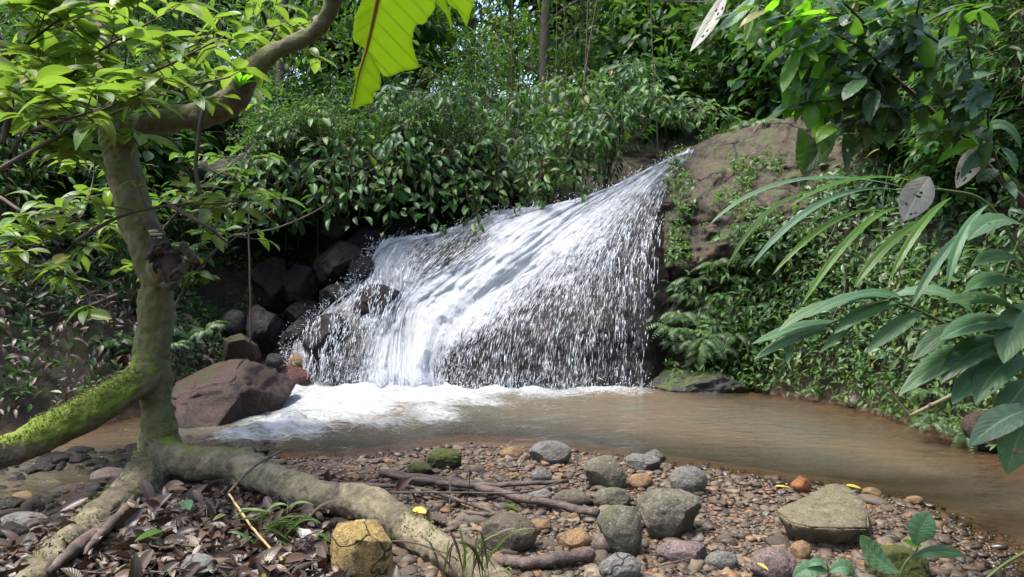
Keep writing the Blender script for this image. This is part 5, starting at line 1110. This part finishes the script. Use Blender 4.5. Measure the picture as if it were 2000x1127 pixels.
for pb, pm, pt, w, mt in [((1560, 250), (1575, 300), (1570, 345), 50, LM_dark), ((1625, 240), (1600, 290), (1565, 340), 46, LM_dark), ((1420, -20), (1390, 40), (1348, 100), 28, LM_pale), ((1480, -15), (1440, 30), (1400, 60), 26, LM_green), ((1915, 283), (1895, 320), (1868, 368), 40, LM_pale), ((1815, 345), (1790, 385), (1765, 432), 58, LM_pale),
                          ((1995, 290), (1960, 245), (1912, 262), 26, LM_green), ((1930, 280), (1880, 285), (1830, 320), 24, LM_glow), ((1955, 290), (1975, 310), (1985, 335), 40, LM_green), ((1890, 190), (1850, 230), (1788, 262), 24, LM_green)]:
    hero_leaf(t, b0, pb, pm, pt, 2.95, w, mt, 'leaf', flat=(rng.normal(0, .3), -.9, .6), holes=6 if mt is LM_pale else 0)
# bamboo pole
a = P(2030, 695, 4.3); b0 = P(1778, 812, 5.0); t = thing('bamboo_pole', 'pale bamboo pole leaning down to the water at the right bank', 'pole', b0)
culm = stem_part(t, b0, [(2030, 690, 4.3), (1905, 750, 4.65), (1778, 812, 5.0)], (.017, .013), plain_mat('bamboo', (0.22, 0.20, 0.11), .5), 'culm', 8)
nb = Bag(); c = catmull([(2030, 690, 4.3), (1905, 750, 4.65), (1778, 812, 5.0)], 24)
for j in (6, 13, 19): V_, F_ = tube(P(c[j:j + 2, 0], c[j:j + 2, 1], c[j:j + 2, 2]) * np.array([1, 1, 1]) * .5 + .5 * P(c[j, 0], c[j, 1], c[j, 2]), .019, 8); nb.add(V_ - b0, F_)
add_obj('node_ring', nb.mesh('node_ring', M_stem), culm)
stem_part(t, b0, [(1720, 745, 5.1), (1755, 785, 5.05), (1778, 812, 5.0)], (.006, .008), M_stem, 'side_shoot', 5)
b0 = P(2020, 1075, 2.5); t = thing('twig', 'thin pale twig crossing the lower right corner over the water', 'twig', b0)
stem_part(t, b0, [(2020, 1070, 2.5), (1965, 1100, 2.45), (1920, 1135, 2.4)], (.006, .004), M_gstem, 'shoot')

# ------------------------------------------------------------------ banana leaf hanging at top centre
def banana():
    Y = 1.9; b0 = P(742, -60, Y - .26)
    t = thing('banana_leaf', 'torn translucent yellow-green banana leaf hanging into the top centre', 'leaf', b0)
    lobes = [[(760, -90), (715, -60), (706, 0), (692, 38), (691, 78), (712, 96), (722, 104), (744, 143), (762, 149), (786, 139), (817, 133), (812, 108), (806, 82), (811, 52), (826, 47), (836, 36), (850, 12), (858, -40), (830, -90)],
             [(711, 97), (702, 128), (690, 134), (696, 150), (690, 176), (686, 206), (694, 213), (716, 204), (728, 199), (732, 182), (743, 172), (744, 150), (735, 128), (722, 106)],
             [(862, -40), (872, 5), (880, 22), (882, 58), (870, 30), (852, 2), (846, -30)], [(880, -60), (872, 0), (893, 20), (910, 50), (914, 44), (922, 18), (932, -10), (938, -60)]]
    m = leaf_mat('banana_leaf', (0.09, 0.16, 0.012), (0.12, 0.20, 0.015), (0.37, 0.50, 0.06), 0.62, .5, veins=True, vk=.9, hue=.01, spots=.35)
    nt = m.node_tree
    for lob in lobes:
        cl = catmull(lob + lob[:1], len(lob) * 7)[:-1]; cl = cl + 2.2 * np.stack([fbm(np.stack([cl[:, 0] / 7, cl[:, 1] / 7, cl[:, 0] * 0], -1), 2, 7), fbm(np.stack([cl[:, 0] / 7, cl[:, 1] / 7, cl[:, 0] * 0], -1), 2, 8)], -1)
        bm = bmesh.new(); vs = [bm.verts.new((x, y, 0)) for x, y in cl]; bm.faces.new(vs); bmesh.ops.triangulate(bm, faces=bm.faces)
        for _ in range(4): bmesh.ops.subdivide_edges(bm, edges=[e for e in bm.edges if e.calc_length() > 12], cuts=1); bmesh.ops.triangulate(bm, faces=bm.faces)
        co = np.array([v.co[:] for v in bm.verts]); bm.verts.index_update(); f = np.array([[v.index for v in x.verts] for x in bm.faces]); bm.free()
        mid = 690 + (205 - co[:, 1]) * .25; dd = co[:, 0] - mid
        Yv = Y + .0022 * (co[:, 1] - 60) + .0006 * np.abs(dd) + .002 * np.sin((co[:, 1] + .5 * dd) * .12)
        rip = rng.normal(0, .6, len(co)); V = P(co[:, 0] + rip * 0, co[:, 1], Yv) - b0
        me = make_mesh('blade', V, f, m, uv=np.stack([dd / 200 + .5, co[:, 1] / 300], -1)); o = add_obj('blade', me, t); sd = o.modifiers.new('thickness', 'SOLIDIFY'); sd.thickness = .0012
    stem_part(t, b0, [(757, -90, Y - .336), (738, 0, Y - .138), (718, 90, Y + .06), (700, 150, Y + .192), (690, 205, Y + .313)], (.006, .0015), plain_mat('brown_midrib', (0.24, 0.13, 0.025), .6), 'midrib')
banana()

# ------------------------------------------------------------------ sticks, logs, litter
def stick(name, label, pts, r, mat, lift=.03, cat='stick', forks=()):
    def to3(p): 
        g = ground_at(p[0], p[1]); l = p[2] if len(p) > 2 else lift; q = G(p[0], p[1], g[2] + l); return q
    p3 = np.array([to3(p) for p in pts]); b = p3[0]; c = catmull(p3, 26); c = c + rng.normal(0, r[0] * .12, c.shape)
    V, Fc = tube(c - b, np.linspace(r[0], r[1], 26), 7); V = V + .1 * r[0] * np.stack([fbm(V * 30, 2, k) for k in range(3)], -1) * 3
    if not forks:
        o = add_obj(name, make_mesh(name, V, Fc, mat), loc=b); return tag(o, label, cat)
    t = thing(name, label, cat, b); add_obj('stem', make_mesh('stem', V, Fc, mat), t)
    for fk in forks:
        f3 = np.array([to3(p) for p in fk]); V, Fc = tube(catmull(f3, 12) - b, np.linspace(r[1], r[1] * .5, 12), 5); add_obj('fork', make_mesh('fork', V, Fc, mat), t)
stick('stick', 'thick dark peeling stick running from the stick pile to the low olive stone', [(745, 925, .06), (900, 945, .06), (1030, 975, .05), (1168, 1003, .04)], (.024, .020), M_dead)
stick('stick', 'long straight stick at the top of the stick pile', [(760, 928, .08), (920, 948, .07), (1110, 940, .06)], (.018, .012), M_dead)
stick('forked_twig', 'dark forked twig lying across the stick pile', [(770, 962, .08), (900, 962, .10), (1030, 960, .10), (1145, 922, .10)], (.006, .003), M_stem, forks=([(880, 962, .09), (870, 925, .12), (800, 908, .14)], [(1143, 923, .1), (1144, 962, .02)], [(880, 960, .09), (878, 1000, .04), (890, 1035, .03)]))
stick('stick', 'pale stick along the lower side of the stick pile', [(700, 948, .05), (820, 955, .05), (980, 1005, .04)], (.013, .008), M_dead)
stick('stick', 'short stick under the stick pile near the yellow leaf', [(900, 1000, .04), (955, 1005, .04), (985, 1003, .04)], (.011, .010), M_dead)
stick('stick', 'small dark stick standing by the bar tip stones', [(1013, 915, .02), (1022, 898, .06), (1034, 884, .10)], (.007, .004), M_dead)
stick('short_log', 'short thick log with a broken end lying among stones at the bottom', [(968, 1098, .04), (1030, 1100, .04), (1095, 1092, .045), (1153, 1082, .05)], (.024, .030), M_dead, cat='log')
stick('stick', 'thin stick on the gravel left of the wedge boulder', [(1372, 1035, .015), (1430, 1046, .015), (1482, 1052, .01)], (.005, .004), M_dead)
stick('stick', 'thin twig from the bottom boulders towards the wedge boulder', [(1290, 1105, .06), (1400, 1078, .03), (1525, 1055, .02)], (.003, .002), M_dead)
stick('straw_stalk', 'long straw coloured broken stalk leaning across the root log', [(575, 1120, .02), (500, 1040, .12), (447, 965, .22)], (.006, .005), plain_mat('straw', (0.38, 0.27, 0.11), .7), cat='stalk')
stick('twig', 'brown twig stub laid over the root log above the straw stalk', [(447, 962, .25), (495, 912, .28), (548, 882, .28)], (.006, .008), M_dead)
stick('twig', 'dry bent twig on the gravel at the bottom centre', [(740, 1060, .10), (800, 1058, .14), (880, 1085, .12), (905, 1110, .05)], (.004, .003), M_dead)
stick('twig', 'thin upright twig rising beside the stick pile', [(905, 1000, .0), (915, 960, .12), (918, 905, .3), (917, 840, .5)], (.003, .0015), M_stem)
stick('branch_wood', 'dark dead branch lying over the small stream at the left edge', [(-20, 1015, .05), (60, 1005, .05), (130, 998, .05), (180, 1010, .03)], (.012, .006), M_rot)
for i in range(48):
    x = rng.uniform(120, 640); y = rng.uniform(985, 1125); a = rng.uniform(0, 6.28); l = rng.uniform(20, 75)
    stick('litter_twig', 'thin twig lying in the leaf litter under the tree roots', [(x, y, .05), (x + l * .5 * math.cos(a), y + l * .25 * math.sin(a), .07), (x + l * math.cos(a), y + l * .5 * math.sin(a), .05)], (.004, .002), M_dead)['group'] = 'twigs in the litter'
L = Leaves(); m = 2600
x = np.concatenate([rng.normal(430, 150, m // 2), rng.uniform(-30, 700, m - m // 2)]); y = np.concatenate([rng.normal(1040, 55, m // 2), rng.uniform(945, 1150, m - m // 2)])
q = G(x, y, .16); k = (is_bar(q[:, 0], q[:, 1]) > 0) & (sdist(q[:, 0], q[:, 1]) > -.05) & (q[:, 1] > 2.3) & (q[:, 1] < 4.6); q = q[k]; q[:, 2] = H(q[:, 0], q[:, 1]) + rng.uniform(.005, .06, len(q)); m = len(q)
L.add(q, rng.normal(0, 1, (m, 3)) * [1, 1, .45], np.array([0, -.2, 1.]) + rng.normal(0, .6, (m, 3)), np.clip(rng.lognormal(math.log(.07), .4, m), .03, .16), TPLN)
setting('leaf_litter', L.mesh('leaf_litter', LM_litter), 'stuff')
L = Leaves(); q = bar_points(420); q[:, 2] += .02; m = len(q); L.add(q, rng.normal(0, 1, (m, 3)) * [1, 1, .3], np.array([0, 0, 1.]) + rng.normal(0, .4, (m, 3)), rng.uniform(.02, .06, m), TPLN)
setting('gravel_debris', L.mesh('gravel_debris', LM_litter), 'stuff')
# fresh leaves and blades in the litter
gb = P(530, 1050, 3.1); gb[2] = Hs(gb[0], gb[1]); t = thing('grass_tuft', 'flattened green grass blades in the litter below the root log', 'grass', gb)
for i in range(26):
    x, y = rng.normal(510, 45), rng.normal(1035, 25); a = rng.uniform(-.6, .9); l = rng.uniform(40, 95); hero_leaf(t, gb, (x, y), (x + l * .5 * math.cos(a), y - l * .4 * math.sin(a) - 8), (x + l * math.cos(a), y - l * .6 * math.sin(a) + 6), 3.05, rng.uniform(4, 8), LM_left, 'blade', fold=.5)
gb = P(925, 1120, 2.6); gb[2] = Hs(gb[0], gb[1]); t = thing('grass_tuft', 'green grass tuft standing at the bottom edge beside the root log', 'grass', gb)
for i in range(22):
    x = rng.normal(915, 28); a = rng.normal(0, .55); l = rng.uniform(50, 125); hero_leaf(t, gb, (x, 1130), (x + l * .5 * math.sin(a), 1130 - l * .65), (x + l * 1.1 * math.sin(a), 1130 - l * .8), 2.6, rng.uniform(3, 6), LM_left if i % 2 else LM_litter, 'blade', fold=.5)
def fallen(label, px, py, ln, mat, az, w=.5, lift=.03):
    g = ground_at(px, py); p = G(px, py, g[2] + lift); v, f, u = leaf_tpl(10, 4, w, .1, .3, .45, 1.1); s = ln / F * p[1]; v = v - [0, .5, 0]
    o = add_obj('fallen_leaf', make_mesh('fallen_leaf', v * s, f, mat, uv=u), loc=p); o.rotation_euler = (R(14), R(rng.uniform(-15, 15)), az); tag(o, label, 'leaf')
fallen('pale yellow fallen leaf on the gravel by the root log', 820, 998, 34, LM_yellow, 1.3, .7, .06); fallen('yellow curled leaf in the gravel above the stick pile', 927, 912, 24, LM_yellow, .9)
fallen('ochre leaf in the gravel right of the upper stick', 1010, 925, 34, LM_yellow, 1.9, .4); fallen('yellow leaf at the waterline near the orange stone', 1668, 950, 32, LM_yellow, 1.2, .4)
fallen('yellow leaf left of the orange stone at the waterline', 1530, 950, 36, LM_yellow, 1.7, .35); fallen('small yellow leaf on the purple-brown stone at the bottom edge', 1490, 1105, 30, LM_yellow, .5, .3, .13)
fallen('pale green round leaf in the litter beside the grass blades', 592, 1040, 36, LM_pale, .2, .8, .10); fallen('big brown curled leaf on the gravel under the stick pile', 850, 1012, 55, LM_litter, 1.4, .6, .04)
fallen('bright green leaf in the litter under the tree fork', 290, 1045, 55, LM_glow, -.8, .5, .10); fallen('grey-green leaf lying on the litter below the tree fork', 365, 985, 48, LM_green, .6, .5, .10)
fallen('green leaf on the gravel between the sticks', 998, 990, 34, LM_glow, 1.0, .6); fallen('yellow green leaf at the edge of the small stream', 95, 935, 45, LM_yellow, 1.5, .3)

# ------------------------------------------------------------------ hanging vines and roots
def vine(label, pts, r, group=None, mat=M_vine):
    c = catmull(pts, 40); p = P(c[:, 0], c[:, 1], c[:, 2]); p = p + .012 * np.stack([fbm(p * 4, 2, k) for k in range(3)], -1); b = p[-1]
    V, Fc = tube(p - b, r, 5); o = add_obj('vine', make_mesh('vine', V, Fc, mat), loc=b); tag(o, label, 'vine', group)
vine('long slack vine strung across the dark hollow left of the fall', [(455, 460, 7.6), (540, 445, 7.8), (620, 410, 8.0), (705, 362, 8.3)], .010)
vine('straight dark hanging vine down to the brown slab', [(488, 380, 7.2), (486, 480, 7.2), (488, 590, 7.2), (489, 672, 7.2)], .009)
vine('thick hanging root under the mossy limb', [(400, 205, 3.9), (388, 270, 3.9), (383, 330, 3.9), (392, 380, 3.9)], .011)
vine('dark vertical stem at the far left edge', [(-5, 70, 3.9), (18, 140, 3.9), (20, 210, 3.9), (4, 280, 3.9)], .018, mat=M_barkd)
vine('fallen cane across the left bank below the shrubs', [(0, 640, 6.0), (90, 615, 6.2), (150, 605, 6.3), (230, 575, 6.4)], .016)
for i in range(24):
    x = rng.uniform(470, 760) if i < 14 else rng.uniform(800, 1200); y0 = rng.uniform(160, 330); l = rng.uniform(90, 230); Y = rng.uniform(8.6, 9.3)
    vine('thin root hanging in front of the dark hollow' if i < 14 else 'thin vine hanging among the thicket leaves above the fall', [(x, y0, Y), (x + rng.normal(0, 6), y0 + l * .5, Y), (x + rng.normal(0, 10), y0 + l, Y - .05)], rng.uniform(.003, .006), 'hanging roots by the hollow' if i < 14 else 'hanging vines above the fall')
for i in range(12):
    x = rng.uniform(1560, 1960); y0 = rng.uniform(80, 560); l = rng.uniform(90, 200); Y = rng.uniform(5.6, 6.6)
    vine('thin root hanging among the foliage of the right bank', [(x, y0, Y), (x + rng.normal(0, 10), y0 + l * .5, Y), (x + rng.normal(0, 25), y0 + l, Y)], rng.uniform(.003, .006), 'hanging roots on the right bank')
